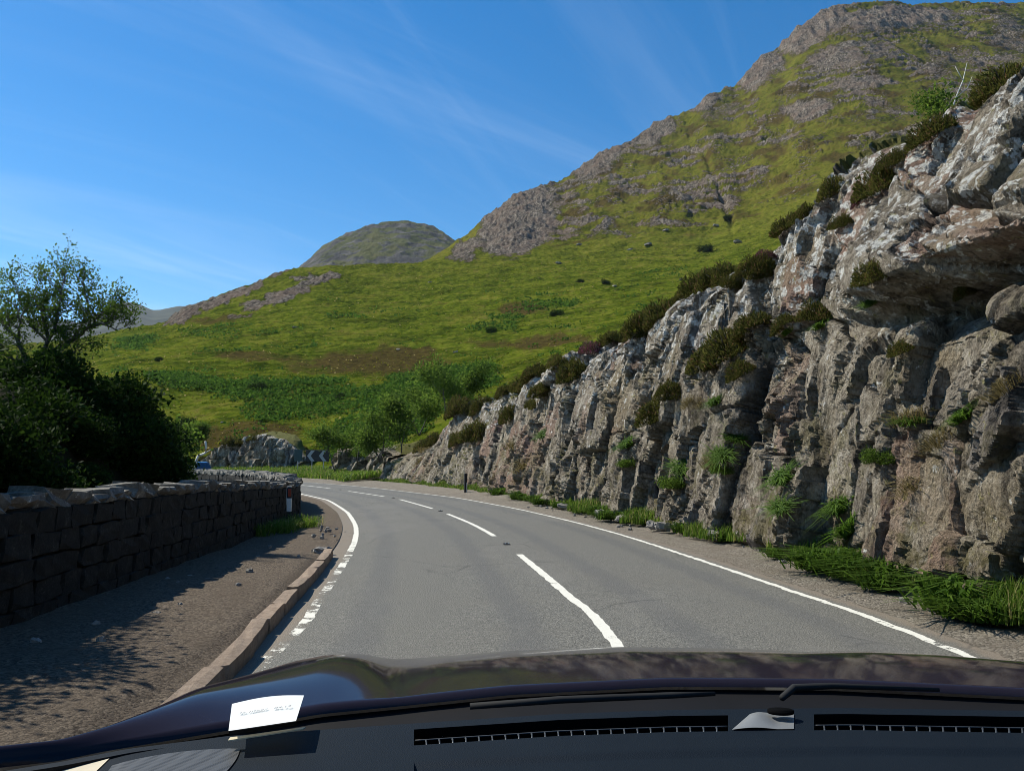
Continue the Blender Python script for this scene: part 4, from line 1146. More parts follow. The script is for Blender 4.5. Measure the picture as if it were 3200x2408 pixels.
# dark scrub on the bank behind the wall
def scrub():
    k = 0; placed = []
    while k < 165:
        yv = rv.uniform(5.5, 37)
        lo = np.interp(yv, [5, 15, 18, 21, 25, 30, 37], [.95, .95, 1.5, 2.4, 3.6, 4.6, 4.8])
        n_ = lo + (rv.random() ** 1.4 * 8 if k % 3 else rv.random() * 2.2)
        x, y, nx, ny = (float(v) for v in WALL.at(WALL.s_at_y(yv)))
        X, Y = x - nx * n_, y - ny * n_
        size = rv.uniform(.6, 1.15) * (0.7 if n_ < lo + .6 else 1.0) * (.9 if 11 < yv < 19 else 1)
        if Y > 29: size *= .8
        k += 1
        where = 'low down close behind the stone wall' if n_ < lo + 1.6 else 'high on the bank below the windblown tree' if yv < 19 else 'on the far slope of the bank past the windblown tree'
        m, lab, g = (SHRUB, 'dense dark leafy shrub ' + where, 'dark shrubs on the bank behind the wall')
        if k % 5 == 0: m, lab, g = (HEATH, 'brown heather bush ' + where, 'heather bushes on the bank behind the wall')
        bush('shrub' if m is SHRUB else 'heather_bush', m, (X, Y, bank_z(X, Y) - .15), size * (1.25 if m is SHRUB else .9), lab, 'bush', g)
scrub()
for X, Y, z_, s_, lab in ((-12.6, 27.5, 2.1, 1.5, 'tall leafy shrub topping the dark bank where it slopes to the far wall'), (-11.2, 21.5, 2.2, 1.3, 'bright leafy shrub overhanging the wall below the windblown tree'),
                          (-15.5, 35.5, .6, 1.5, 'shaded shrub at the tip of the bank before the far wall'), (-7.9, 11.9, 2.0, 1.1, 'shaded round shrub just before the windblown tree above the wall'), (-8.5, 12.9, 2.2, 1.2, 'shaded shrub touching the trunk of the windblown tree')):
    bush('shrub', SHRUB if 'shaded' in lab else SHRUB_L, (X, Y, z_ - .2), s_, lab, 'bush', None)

# ------------------------------------------------------------------ trees
def tree(name, loc, H, seed, label, group=None, stems=1, spread=.7, lean=(0, 0), leaf=.10, per=22, levels=4, rad=.09, cat='tree', mat='leaf_rowan', puff=.22, bark='bark', first=.35):
    r = random.Random(seed); b = MB(); tips = []
    def grow(p, d, L, rr, lev):
        pts = [p]; rads = [rr]; n = 5
        for j in range(1, n + 1):
            d = (d + Vector((r.uniform(-1, 1), r.uniform(-1, 1), r.uniform(-.55, .8))) * (.17 + .05 * lev) + Vector((lean[0], lean[1], 0)) * .05).normalized()
            p = p + d * (L / n); pts.append(p); rads.append(rr * (1 - .55 * j / n))
            if lev >= levels - 2:
                tips.append((p.copy(), lev))
        b.tube(pts, rads, 7 if lev < 2 else 4, cap=lev < 2)
        if lev >= levels: return
        kids = 3 if lev == 0 else r.choice((3, 4))
        for q in range(kids):
            j = r.randint(2 if lev else max(1, int(n * first)), n)
            a = r.uniform(0, 6.28)
            side = d.orthogonal().normalized(); side.rotate(Matrix.Rotation(a, 3, d))
            nd = (d * (1 - spread * .75) + side * spread + Vector((lean[0], lean[1], .12))).normalized()
            grow(pts[j], nd, L * r.uniform(.5, .78), rads[j] * .72, lev + 1)
    for q in range(stems):
        a = q * 6.28 / max(1, stems) + r.uniform(0, 1)
        d = Vector((math.cos(a) * .45 * (stems > 1) + lean[0], math.sin(a) * .45 * (stems > 1) + lean[1], 1)).normalized()
        grow(Vector((0, 0, -.15)), d, H * r.uniform(.42, .55), rad * r.uniform(.8, 1.1), 0)
    e = tag(empty(name, loc), label, cat, group)
    me = b.mesh('trunk', True); me.materials.append(M[bark])
    link('trunk', me, None, e)
    rr = np.random.default_rng(seed)
    C = np.repeat(np.array([t[0] for t in tips]), per, 0)
    C = C + rr.normal(size=C.shape) * puff * np.array([1, 1, .7])
    V, F, qv = leaf_quads(C, leaf, .2, seed, .5)
    link('crown', foliage_mesh('crown', V, F, qv, M[mat]), None, e)
    return e
def wind_tree():
    """The crooked tree above the wall: limbs laid out as surveyed at fifteen metres, twigs and leaves grown on them."""
    r = random.Random(71); base = Vector((-9.25, 15.0, 2.5)); b = MB(); tips = []
    def P(x, y, dy=0.0):
        a, e = px2ray(x, y); Y = 15.0 + dy
        return Vector((a * Y, Y, CAM_H + e * Y)) - base
    limbs = [([P(48, 900), P(52, 850), P(64, 800)], .085, .075), ([P(64, 800), P(40, 735), P(12, 705), P(-8, 670, .3), P(-30, 610, .4)], .05, .012), ([P(62, 810), P(90, 765), P(104, 735), P(98, 700), P(88, 670), P(70, 630)], .06, .012),
             ([P(98, 748), P(118, 700, -.2), P(128, 660, -.2), P(134, 615, -.3)], .035, .008), ([P(68, 795), P(120, 755, .2), P(165, 728, .2), P(195, 705, .1), P(225, 700), P(250, 712)], .065, .010), ([P(160, 730, .2), P(182, 690, .3), P(190, 650, .4), P(178, 620, .4)], .03, .007),
             ([P(195, 705, .1), P(215, 680), P(238, 668)], .02, .006), ([P(40, 735), P(42, 690, -.3), P(30, 650, -.4)], .028, .007), ([P(66, 798), P(30, 775, -.4), P(8, 765, -.5)], .03, .01), ([P(120, 755, .2), P(140, 765, -.1), P(165, 760, -.2)], .02, .008), ([P(104, 735), P(70, 705, .4), P(55, 670, .5)], .03, .007)]
    def twig(p, d, L, rr, lev):
        pts = [p]
        for j in range(3):
            d = (d + Vector((r.uniform(-1, 1), r.uniform(-1, 1), r.uniform(-.6, .9))) * .35).normalized(); p = p + d * L / 3; pts.append(p)
            if lev: tips.append(p.copy())
        b.tube(pts, [rr, rr * .8, rr * .55, rr * .3], 4, False)
        if lev < 2:
            for q in range(3): twig(pts[r.randint(1, 3)], (d + Vector((r.uniform(-1, 1), r.uniform(-1, 1), r.uniform(-.5, 1)))).normalized(), L * .65, rr * .55, lev + 1)
    for pts, r0, r1 in limbs:
        c = [Vector(v) for v in catmull([tuple(v) for v in pts], 5)]
        c = [v + Vector((r.uniform(-1, 1), r.uniform(-1, 1), r.uniform(-1, 1))) * .018 for v in c]
        n = len(c); b.tube(c, [r0 + (r1 - r0) * k / (n - 1) for k in range(n)], 7)
        if r0 > .07: continue
        for k in range(max(2, int(n * .35)), n, 2):
            d = (c[min(k + 1, n - 1)] - c[k - 1]).normalized()
            for q in range(2 if pts[-1].z > 1 else 1): twig(c[k], (d * .5 + Vector((r.uniform(-1, 1), r.uniform(-1, 1), r.uniform(-.3, 1)))).normalized(), r.uniform(.25, .5), .010, 0)
    e = tag(empty('rowan_tree', base), 'windblown tree with crooked bare limbs and thin crown above the wall', 'tree')
    me = b.mesh('trunk', True); me.materials.append(M['bark']); link('trunk', me, None, e)
    rr = np.random.default_rng(5)
    C = np.repeat(np.array([tuple(t) for t in tips]), 3, 0); C = C + rr.normal(size=C.shape) * .06
    V, F, q = leaf_quads(C, .062, .2, 5, .5)
    link('crown', foliage_mesh('crown', V, F, q, M['leaf_rowan']), None, e)
wind_tree()
tree('rowan_tree', (-8.5, 9.2, 2.0), 3.3, 77, 'tree beyond the wall whose branches shade the dirt verge', None, 2, .7, (.05, -.05), .10, 14, 4, .10, puff=.2)
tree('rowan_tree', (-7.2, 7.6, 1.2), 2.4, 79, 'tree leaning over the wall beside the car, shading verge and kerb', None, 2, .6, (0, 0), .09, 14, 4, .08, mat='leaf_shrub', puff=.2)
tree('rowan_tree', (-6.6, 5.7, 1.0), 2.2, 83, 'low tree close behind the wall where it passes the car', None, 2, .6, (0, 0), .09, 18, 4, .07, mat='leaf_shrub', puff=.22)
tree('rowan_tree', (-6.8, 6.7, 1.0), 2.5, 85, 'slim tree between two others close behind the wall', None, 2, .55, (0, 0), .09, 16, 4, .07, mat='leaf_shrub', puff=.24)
k = 0
for x_, Y, zb, H, lab in ((725, 79, .9, 6.2, 'slender green tree growing out of the rocks beside the chevron board'), (772, 74, 1.6, 5.0, 'young tree with thin stem above the low rocks past the cutting'),
                        (822, 67, 1.9, 6.3, 'bushy dark green tree on the rocks at the low end of the cutting'), (868, 66, 2.6, 6.0, 'thin tall sapling standing over the end of the rock cutting'),
                        (905, 70, 4.2, 5.2, 'pale stemmed sapling in the bracken above the rock cutting'), (962, 64, 5.2, 5.2, 'rounded sapling on the hillside above the last rock block'),
                        (1000, 70, 6.4, 4.6, 'small tree half hidden behind the heathery crest of the cutting'), (350, 92, 1.2, 5.5, 'light green young tree behind the far stretch of stone wall'),
                        (430, 104, 4.0, 3.6, 'small pale tree on the slope above the far outcrop')):
    a_, _ = px2ray(x_, 950); k += 1
    tree('sapling', (a_ * Y, Y, zb), H, 90 + k, lab, 'saplings past the end of the rock cutting', 1 + (k % 2), .55, (.02, 0), .26, 9, 3, .06, puff=.40, first=.2)
p, _ = on_cliff(2050, 225)
tree('sapling', p + Vector((.3, .6, -.1)), 1.0, 131, 'small green tree on the upper rock slab by a bleached bare branch', None, 2, .6, (0, 0), .06, 4, 3, .02, puff=.10)
b = MB(); q0 = p + Vector((.1, .2, -.1))
pts = [q0 + Vector((.02, 0, 0)), q0 + Vector((.12, 0, .35)), q0 + Vector((.3, .05, .7)), q0 + Vector((.42, .1, 1.05))]
b.tube(pts, [.012, .011, .008, .004], 6); b.tube([pts[1], pts[1] + Vector((.22, 0, .2)), pts[1] + Vector((.34, .05, .42))], [.007, .005, .003], 5); b.tube([pts[2], pts[2] + Vector((-.12, 0, .25))], [.009, .004], 5)
tag(b.build('dead_branch', M['deadwood'], None, True), 'bleached bare branch sticking up from the upper rock slab', 'branch')
b = MB(); q0 = Vector((-20.2, 49.4, 1.3))
pts = [q0, q0 + Vector((.25, 0, .35)), q0 + Vector((.4, 0, .75)), q0 + Vector((.8, .1, .95)), q0 + Vector((.85, .1, 1.3)), q0 + Vector((.78, .1, 1.7))]
b.tube([q0 + Vector((-.3, -.1, -1.9))] + pts, [.10, .09, .09, .08, .075, .07, .06], 7); b.tube([pts[3], pts[3] + Vector((.35, 0, .22))], [.05, .02], 5); b.tube([pts[1], pts[1] + Vector((-.35, 0, .1))], [.05, .02], 5)
tag(b.build('dead_branch', M['deadwood'], None, True), 'crooked white dead branch standing behind the far end of the wall', 'branch')

# ------------------------------------------------------------------ heather and ferns on the rock
def on_rock(kind, x, y, r_px, label, group, **kw):
    p, k = on_cliff(x, y)
    s_ = min(r_px * 1024 / 2212 * p.y / FOC, .5 + .012 * r_px)
    name, meshes, cat = {'h': ('heather_bush', HEATH, 'bush'), 'b': ('bell_heather', BELL, 'bush'), 'f': ('rock_plant', FERN, 'plant'), 'd': ('dry_grass_tuft', DRY, 'grass tuft'), 't': ('grass_tuft', TUFT, 'grass tuft')}[kind]
    n = Vector(C_N[k]); n.z = max(n.z, 0.15)
    q = p - n * s_ * .10 - Vector((0, 0, s_ * .25))
    tl = None
    if kind == 'f' and int(x + y) % 2:
        meshes = SHRUB_L
    elif kind in 'fdt':
        tl = (n.normalized() * .55 + Vector((0, 0, .6))).normalized().to_track_quat('Z', 'Y').to_euler()
    if kind in 'hb':
        ax = n.normalized().lerp(Vector((0, 0, 1)), .62).normalized()
        tl = ax.to_track_quat('Z', 'Y').to_euler()
    e = bush(name, meshes, q, s_, label, cat, group, stems=kind in 'hb', squash=kw.get('squash', 1.25 if kind in 'hb' else .9), tilt=tl)
    return e
for x, y, r_, lab in ((2160, 165, 75, 'large dark heather bush crowning the highest rock slab'), (2010, 285, 55, 'wide heather bush in the hollow of the upper slab'), (1900, 385, 62, 'big heather bush beside the pink flowers on the slab'), (1925, 345, 40, 'heather bush just over the big one on the slab'),
                      (1735, 455, 34, 'round dark heather bush on the shoulder of the rock'), (1795, 405, 44, 'heather bush on the ledge over the shoulder of the rock'), (1690, 470, 42, 'heather bush in the notch behind the rock shoulder'),
                      (1880, 585, 46, 'heather growing out of the dark overhang'), (1765, 665, 52, 'heather bush on the ledge below the overhang'), (1560, 740, 70, 'broad heather bush spilling over the middle ledge'), (1520, 770, 50, 'heather trailing below the broad bush on the middle ledge'),
                      (1610, 700, 46, 'heather bush at the back of the middle ledge'), (1600, 790, 40, 'brown heather hanging from the middle ledge'), (2085, 632, 36, 'green heather tuft beside the shaded boulder'), (1940, 745, 30, 'small heather tuft low on the rock face'), (1410, 880, 44, 'brown heather in the cleft of the rock face'), (1440, 840, 36, 'heather at the top of the cleft in the rock face'),
                      (1690, 690, 34, 'small heather clump left on the ledge under the slab'), (1820, 470, 30, 'heather sprigs hanging below the slab shoulder')):
    on_rock('h', x, y, r_, lab.replace(' left', ''), 'heather bushes on the rock face')
for x, y, r_, lab in ((1865, 405, 24, 'pink flowering heather on the slab ledge'), (1845, 435, 22, 'lower pink flowering heather under its twin on the slab ledge'), (1280, 745, 30, 'pink flowering heather on the crest of the cutting'), (1655, 545, 24, 'purple heather at the notch in the crest')):
    on_rock('b', x, y, r_, lab, 'flowering heather on the cutting')
# the heathery crest
crest = [(1640, 560), (1600, 585), (1560, 590), (1520, 600), (1480, 612), (1440, 625), (1400, 640), (1370, 660), (1340, 680), (1320, 700), (1300, 715), (1240, 765), (1215, 778), (1190, 770), (1160, 775), (1130, 790), (1100, 805), (1085, 825), (1060, 850), (1030, 862), (1000, 858), (975, 862), (930, 925), (905, 930), (880, 945), (860, 965), (990, 930), (1020, 915), (1090, 880), (1140, 860), (1180, 835)]
for i, (x, y) in enumerate(crest):
    for dx, dy in ((rv.uniform(-8, 8), rv.uniform(2, 14)), (rv.uniform(-26, 26), rv.uniform(0, 30)))[:1 if i % 3 == 1 else 2]:
        if i % 7 == 4: continue
        on_rock('h', x + dx, y + dy, rv.choice((18, 24, 30, 38, 50)) * (1.1 if x > 1280 else .9), 'dark heather bush on the crest ' + ('over the tall pale slabs' if x > 1290 else 'over the stepped rocks in the middle of the cutting' if x > 1050 else 'over the last low rocks of the cutting'), 'heather bushes along the crest')
# ferns, grass and dry tufts lodged in the face
for i, (x, y, r_) in enumerate([(1900, 995, 40), (1690, 1030, 34), (1810, 1090, 44), (1560, 980, 32), (1555, 1010, 26), (1690, 1100, 30), (1540, 860, 22), (1880, 660, 22), (1770, 690, 24), (1350, 960, 24), (1355, 1000, 22), (1170, 930, 18), (1960, 900, 30), (2080, 900, 34), (1470, 1000, 26), (1445, 1050, 30), (1830, 1140, 40), (1700, 720, 20), (1580, 940, 22), (2190, 1260, 50), (1990, 770, 22)]):
    on_rock('f', x, y, r_ * 1.1, 'bright green leafy plant rooted in a crack of the rock face', 'green plants in the rock face')
for i, (x, y, r_) in enumerate([(1960, 890, 46), (1530, 985, 34), (2020, 940, 44), (1120, 1000, 26), (1100, 960, 22), (1500, 860, 26), (2160, 830, 50), (1480, 870, 24), (1960, 1040, 40), (920, 960, 20), (1380, 700, 18), (900, 990, 20)]):
    on_rock('d', x, y, r_, 'tuft of dry brown grass hanging on the rock face', 'dry grass tufts on the rock face')

# ------------------------------------------------------------------ grass: nobody could count it
def blades_stuff(name, B, Hh, W, mat, seed, arch=.5, kids=1):
    r = np.random.default_rng(seed); n = len(B)
    dr = r.normal(size=(n, 2)) * .5
    side = np.stack([-dr[:, 1], dr[:, 0]], 1); side /= np.linalg.norm(side, axis=1, keepdims=True) + 1e-9
    s3 = np.concatenate([side * W[:, None], np.zeros((n, 1))], 1)
    mid = B + np.concatenate([dr * (Hh * arch * .3)[:, None], (Hh * .6)[:, None]], 1)
    tip = B + np.concatenate([dr * (Hh * arch)[:, None], (Hh * (1 - .2 * arch))[:, None]], 1)
    V = np.stack([B - s3 * .5, B + s3 * .5, mid + s3 * .4, tip, mid - s3 * .4], 1).reshape(-1, 3)
    i = np.arange(n)[:, None] * 5
    F = np.concatenate([i + np.array([[0, 1, 2, 4]])]); F2 = i + np.array([[4, 2, 3]])
    me = bpy.data.meshes.new(name)
    me.vertices.add(len(V)); me.vertices.foreach_set('co', V.astype(np.float32).ravel())
    lo = np.concatenate([F.ravel(), F2.ravel()]).astype(np.int32)
    me.loops.add(len(lo)); me.loops.foreach_set('vertex_index', lo)
    st = np.concatenate([np.arange(n) * 4, n * 4 + np.arange(n) * 3]).astype(np.int32)
    me.polygons.add(2 * n); me.polygons.foreach_set('loop_start', st); me.polygons.foreach_set('loop_total', np.concatenate([np.full(n, 4), np.full(n, 3)]).astype(np.int32))
    me.update(calc_edges=True)
    at = me.attributes.new('rnd', 'FLOAT', 'POINT'); at.data.foreach_set('value', np.repeat(r.random(n), 5).astype(np.float32))
    return link(name, me, mat)

def verge_grass():
    r = np.random.default_rng(3); N = 52000
    yv = 5.5 + 62 * r.random(N) ** 1.5
    x, y, nx, ny = CLIFF.at(CLIFF.s_at_y(yv))
    patch = fbm(yv * .45, yv * 0 + 3, 3, 711) ; p2 = fbm(yv * 1.9, yv * 0 + 9, 2, 715)
    wid = np.clip(.42 + .55 * patch + .25 * p2, .05, 1.0) + .35 * sstep(25, 40, yv) * .6
    o = .28 - r.random(N) ** 1.2 * wid * 1.15
    keep = r.random(N) < np.clip(.55 + 1.3 * patch + .6 * p2, .12, 1)
    B = np.stack([x + nx * o, y + ny * o, .06 + .10 * sstep(-.6, .3, o)], 1)[keep]
    k = np.clip(.75 + .9 * patch + .5 * p2, .3, 1.4)[keep] * (.45 + .55 * sstep(-.9, .1, o[keep]))
    h = r.uniform(.12, .38, len(B)) * k
    tag(blades_stuff('verge_grass', B, h, .008 + .00055 * B[:, 1], M['leaf_grass'], 5, .45), 'bright green grass growing along the foot of the rock cutting', 'grass', kind='stuff')
verge_grass()
def bank_grass():
    r = np.random.default_rng(4); N = 26000
    t = r.random(N)
    px_ = np.interp(t, [0, .25, .5, .75, 1], [-11.5, -14.5, -20, -27, -38]); py_ = np.interp(t, [0, .25, .5, .75, 1], [66, 74, 82.5, 89, 97.5])
    o = r.uniform(-2.8, 4.2, N)
    nx, ny = .83, .55
    B = np.stack([px_ + nx * o, py_ + ny * o, .1 + np.clip(o + 2.8, 0, 9) * .11], 1)
    h = r.uniform(.25, .75, N)
    tag(blades_stuff('roadside_grass', B, h, np.full(N, .07), M['leaf_grass'], 6, .7), 'lush green roadside grass beyond the bend around the chevron board', 'grass', kind='stuff')
bank_grass()
for i, (X, Y) in enumerate([(-5.75, 19.6), (-5.55, 18.6), (-5.4, 19.2), (-5.25, 20.4), (-5.5, 20.2), (-5.15, 19.8), (-5.6, 17.4), (-5.3, 18.3)]):
    bush('grass_tuft', TUFT, (X, Y, .04), rv.uniform(.28, .45), 'green grass tuft at the base of the marker post by the wall', 'grass tuft', 'grass tufts by the marker post', stems=False)
r__ = random.Random(77)
for i in range(60):
    yv = r__.uniform(7.5, 40); pt = float(fbm(np.array([yv * .45]), np.array([3.]), 3, 711)[0])
    if pt < -.12 and i % 3: continue
    x, y, nx, ny = (float(v) for v in CLIFF.at(CLIFF.s_at_y(yv)))
    o_ = r__.uniform(-.55, .05)
    bush('weed', FERN, (x + nx * o_, y + ny * o_, .06), r__.uniform(.22, .5) * (1 + pt), 'leafy green weed at the foot of the rock cutting', 'plant', 'weeds along the foot of the cutting', stems=False)

def moor():
    r = np.random.default_rng(8)
    # tussocks over the hillside, denser where they show larger
    ok = (T_D > 95) & (T_D < 420) & (T_ROCK < .3)
    idx = np.argwhere(ok); w_ = (1 / T_D[ok]) ** .6; w_ /= w_.sum()
    k = idx[r.choice(len(idx), 42000, p=w_)]
    B = H_P[k[:, 0], k[:, 1]] + np.concatenate([r.normal(size=(len(k), 2)) * .35, np.full((len(k), 1), -.05)], 1)
    pt = .5 + .5 * fbm(B[:, 0] / 9, B[:, 1] / 9, 3, 741)
    h = r.uniform(.2, .5, len(B)) * (B[:, 1] / 220) ** .6 * (.4 + pt)
    tag(blades_stuff('moor_grass', B, h, .8 * h + .10, M['leaf_moor'], 9, 1.3), 'yellow green moor grass tussocks covering the open hillside', 'grass', kind='stuff')
    ok = (T_BRK + .35 * fbm(H_P[..., 0] / 7, H_P[..., 1] / 7, 3, 751) + .5 * fbm(H_P[..., 0] / 22, H_P[..., 1] / 22, 2, 757) + r.uniform(-.5, .5, T_D.shape) > .66) & (T_D > 66) & (T_D < 330)
    idx = np.argwhere(ok); w_ = (1 / T_D[ok]) ** .8; w_ /= w_.sum()
    k = idx[r.choice(len(idx), 15000, p=w_)]
    C = np.repeat(H_P[k[:, 0], k[:, 1]], 3, 0).copy(); sc_ = (C[:, 1] / 130) ** .7
    C = C + r.normal(size=C.shape) * np.array([.45, .45, .12]) * sc_[:, None] + np.array([0, 0, .38]) * sc_[:, None]
    V, F, q = leaf_quads(C, .62 * sc_, .1, 10, .6)
    o = link('bracken', foliage_mesh('bracken', V, F, q, M['leaf_bracken']))
    tag(o, 'deep green bracken in patches over the lower hillside', 'bracken', kind='stuff')
moor()
for x_, y_, s_ in ((1065, 708, 1.9), (1525, 535, 4.5), (1575, 470, 4), (1310, 603, 2), (400, 905, 1.4), (1200, 672, 2.2), (1255, 600, 2.0), (340, 770, 1.6), (730, 855, 1.6), (560, 832, 1.8)):
    p, _ = on_hill(x_, y_)
    bush('shrub', SHRUB, p - Vector((0, 0, .3)), s_, 'lone dark green shrub on the open hillside', 'bush', 'lone shrubs on the hillside')
r_h = random.Random(12)
for i in range(26):
    t_ = r_h.random()
    X = np.interp(t_, [0, .5, 1], [-24.5, -31, -41]) + r_h.uniform(-1, 1); Y = np.interp(t_, [0, .5, 1], [94, 97, 102]) + r_h.uniform(0, 3)
    bush('heather_bush', HEATH, (X, Y, 4.4 * math.sin(math.pi * min(.95, max(.08, t_))) ** .5), r_h.uniform(.8, 1.5), 'heather bush capping the far rock outcrop beyond the wall', 'bush', 'heather on the far outcrop')
for i in range(10):
    t_ = r_h.random()
    X = np.interp(t_, [0, .5, 1], [-11, -14, -19]) + 1.2; Y = np.interp(t_, [0, .5, 1], [68, 74, 83]) + r_h.uniform(0, 1.5)
    bush('shrub', SHRUB_L, (X, Y, 2.2), r_h.uniform(.8, 1.3), 'leafy green shrub on the low rocks behind the chevron board', 'bush', 'shrubs on the low rocks by the sign')

# ------------------------------------------------------------------ parked/oncoming car beyond the wall
M['bluepaint'] = plain('dark_blue_car_paint', (0.012, 0.022, 0.055), .25, .5, coat=1.0, var=.05)
M['carglass'] = plain('dark_car_glass', (0.02, 0.03, 0.05), .15, .4)
M['tyre'] = plain('tyre_rubber', (0.02, 0.02, 0.02), .8, .2)
M['alloy'] = plain('wheel_alloy', (0.4, 0.4, 0.42), .35, .5, .8)
M['lamp'] = plain('headlamp_lens', (0.55, 0.58, 0.6), .1, .8)
def far_car():
    sv = sy(78.6)
    x, y, nx, ny = (float(v) for v in ROAD.at(sv))
    fwd = math.atan2(nx, -ny)                       # heading back down the road, towards the bend
    e = tag(empty('car', (x + nx * 1.5, y + ny * 1.5, .03), 0), 'dark blue car coming round the bend behind the far wall', 'car')
    e.rotation_euler[2] = math.atan2(-nx, ny) + math.pi
    hd = Vector((ny, -nx, 0)); e.rotation_euler[2] = math.atan2(hd.y, hd.x)
    e.rotation_euler[2] = math.atan2(nx, -ny)
    # local x forward
    prof = [(-2.2, .45), (-2.25, .85), (-2.15, 1.10), (-1.75, 1.62), (-1.3, 1.72), (.25, 1.70), (.55, 1.6), (1.15, 1.12), (1.95, 1.0), (2.2, .82), (2.25, .45), (1.9, .32), (-1.9, .32)]
    b = MB(); n = len(prof)
    rows = [(-.90, .0), (-.86, 1.0), (.86, 1.0), (.90, .0)]
    V = []
    for yy in (-.88, .88):
        for px_, pz in prof: V.append((px_, yy * (1 - .16 * max(0, pz - 1.05)), pz))
    F = [tuple(range(n)), tuple(range(2 * n - 1, n - 1, -1))] + [(i, n + i, n + (i + 1) % n, (i + 1) % n) for i in range(n)]
    b.add(V, F).build('body', M['bluepaint'], e, bevel=.05)
    MB().add([(1.17, -.72, 1.14), (1.17, .72, 1.14), (.58, .68, 1.60), (.58, -.68, 1.60)], [(0, 1, 2, 3)]).build('windscreen', M['carglass'], e).location = (.015, 0, .02)
    for sgn in (-1, 1):
        yy = .885 * sgn
        MB().add([(-1.7, yy * .985, 1.16), (.95, yy * .985, 1.16), (.45, yy * .905, 1.58), (-1.45, yy * .905, 1.6)], [(0, 1, 2, 3)]).build('side_window', M['carglass'], e).location = (0, .012 * sgn, 0)
        MB().box((2.16, .66 * sgn, .84), (.16, .34, .15)).build('headlight', M['lamp'], e, bevel=.04)
        for wx in (-1.35, 1.38):
            w_ = MB().tube([(wx, .72 * sgn, .34), (wx, .92 * sgn, .34)], .34, 20).build('wheel', M['tyre'], e, bevel=.03)
            MB().tube([(wx, .90 * sgn, .34), (wx, .935 * sgn, .34)], .21, 14).build('rim', M['alloy'], w_)
    MB().box((2.245, 0, .55), (.04, 1.0, .16)).build('grille', M['tyre'], e, bevel=.01)
far_car()

# ------------------------------------------------------------------ the car we sit in: bonnet, scuttle, dashboard
def m_bonnet():
    g = G('deep_purple_black_paint')
    fl = g.noise(900, 2, .6)
    return g.done(g.mix(fl, (0.012, 0.010, 0.015), (0.024, 0.019, 0.028)), .08, .18, g.bump(g.noise(7, 2, .4, g.scale(g.pos, (1, .25, 1))), .12, .01), 0, 0.0)
M['bonnet'] = m_bonnet()
def m_dash():
    g = G('soft_touch_dashboard')
    n = g.vor(520)
    return g.done(g.mix(g.noise(6, 3), (0.004, 0.0075, 0.012), (0.0065, 0.011, 0.017)), .7, .10, g.bump(n, .35, .0012))
M['dash'] = m_dash()
M['scuttle'] = plain('black_scuttle_plastic', (0.006, 0.006, 0.007), .75, .15)
M['slot'] = plain('vent_black', (0.002, 0.002, 0.002), .9, .05)
M['rib'] = plain('vent_rib_plastic', (0.045, 0.05, 0.055), .45, .4)
M['pod'] = plain('pale_grey_sensor_plastic', (0.16, 0.165, 0.165), .5, .4)
M['beige'] = plain('beige_sun_patch', (0.50, 0.43, 0.31), .7, .3, var=.08)
def m_mesh():
    g = G('speaker_cloth')
    p = g.obj()
    v = g.node('TexVoronoi', {'Vector': g.scale(p, (1, 1, 1), (0, 0, .6)), 'Scale': 260.0, 'Randomness': 0.0}).outputs['Distance']
    return g.done(g.mix(g.step(v, .25, .5), (0.002, 0.002, 0.002), (0.055, 0.055, 0.055)), .5, .4, g.bump(v, .5, .001))
M['speaker'] = m_mesh()
def m_paper():
    g = G('white_paper')
    c = g.mix(g.noise(18, 3), (0.80, 0.81, 0.77), (0.86, 0.87, 0.84))
    b = g.node('BsdfPrincipled', {'Base Color': c, 'Roughness': .8})
    t = g.node('BsdfTranslucent', {'Color': c})
    g.t.links.new(g.node('MixShader', {0: .25, 1: b.outputs[0], 2: t.outputs[0]}).outputs[0], g.out.inputs['Surface'])
    return g.m
M['paper'] = m_paper()
M['card'] = plain('tan_card', (0.52, 0.45, 0.31), .75, .2)
M['ink'] = plain('faded_ink', (0.16, 0.17, 0.17), .8, .1)
gw = G('clear_windscreen_glass')
tb = gw.node('BsdfTransparent', {'Color': (.975, .985, .98)})
gw.t.links.new(tb.outputs[0], gw.out.inputs['Surface'])
M['windscreen'] = gw.m

def cp(u, v, Y):
    """A point of the car's front end, measured at distance Y from the seat."""
    a, e = px2ray(u, v, 1.0)
    return (a * Y, Y, CAM_H + e * Y)

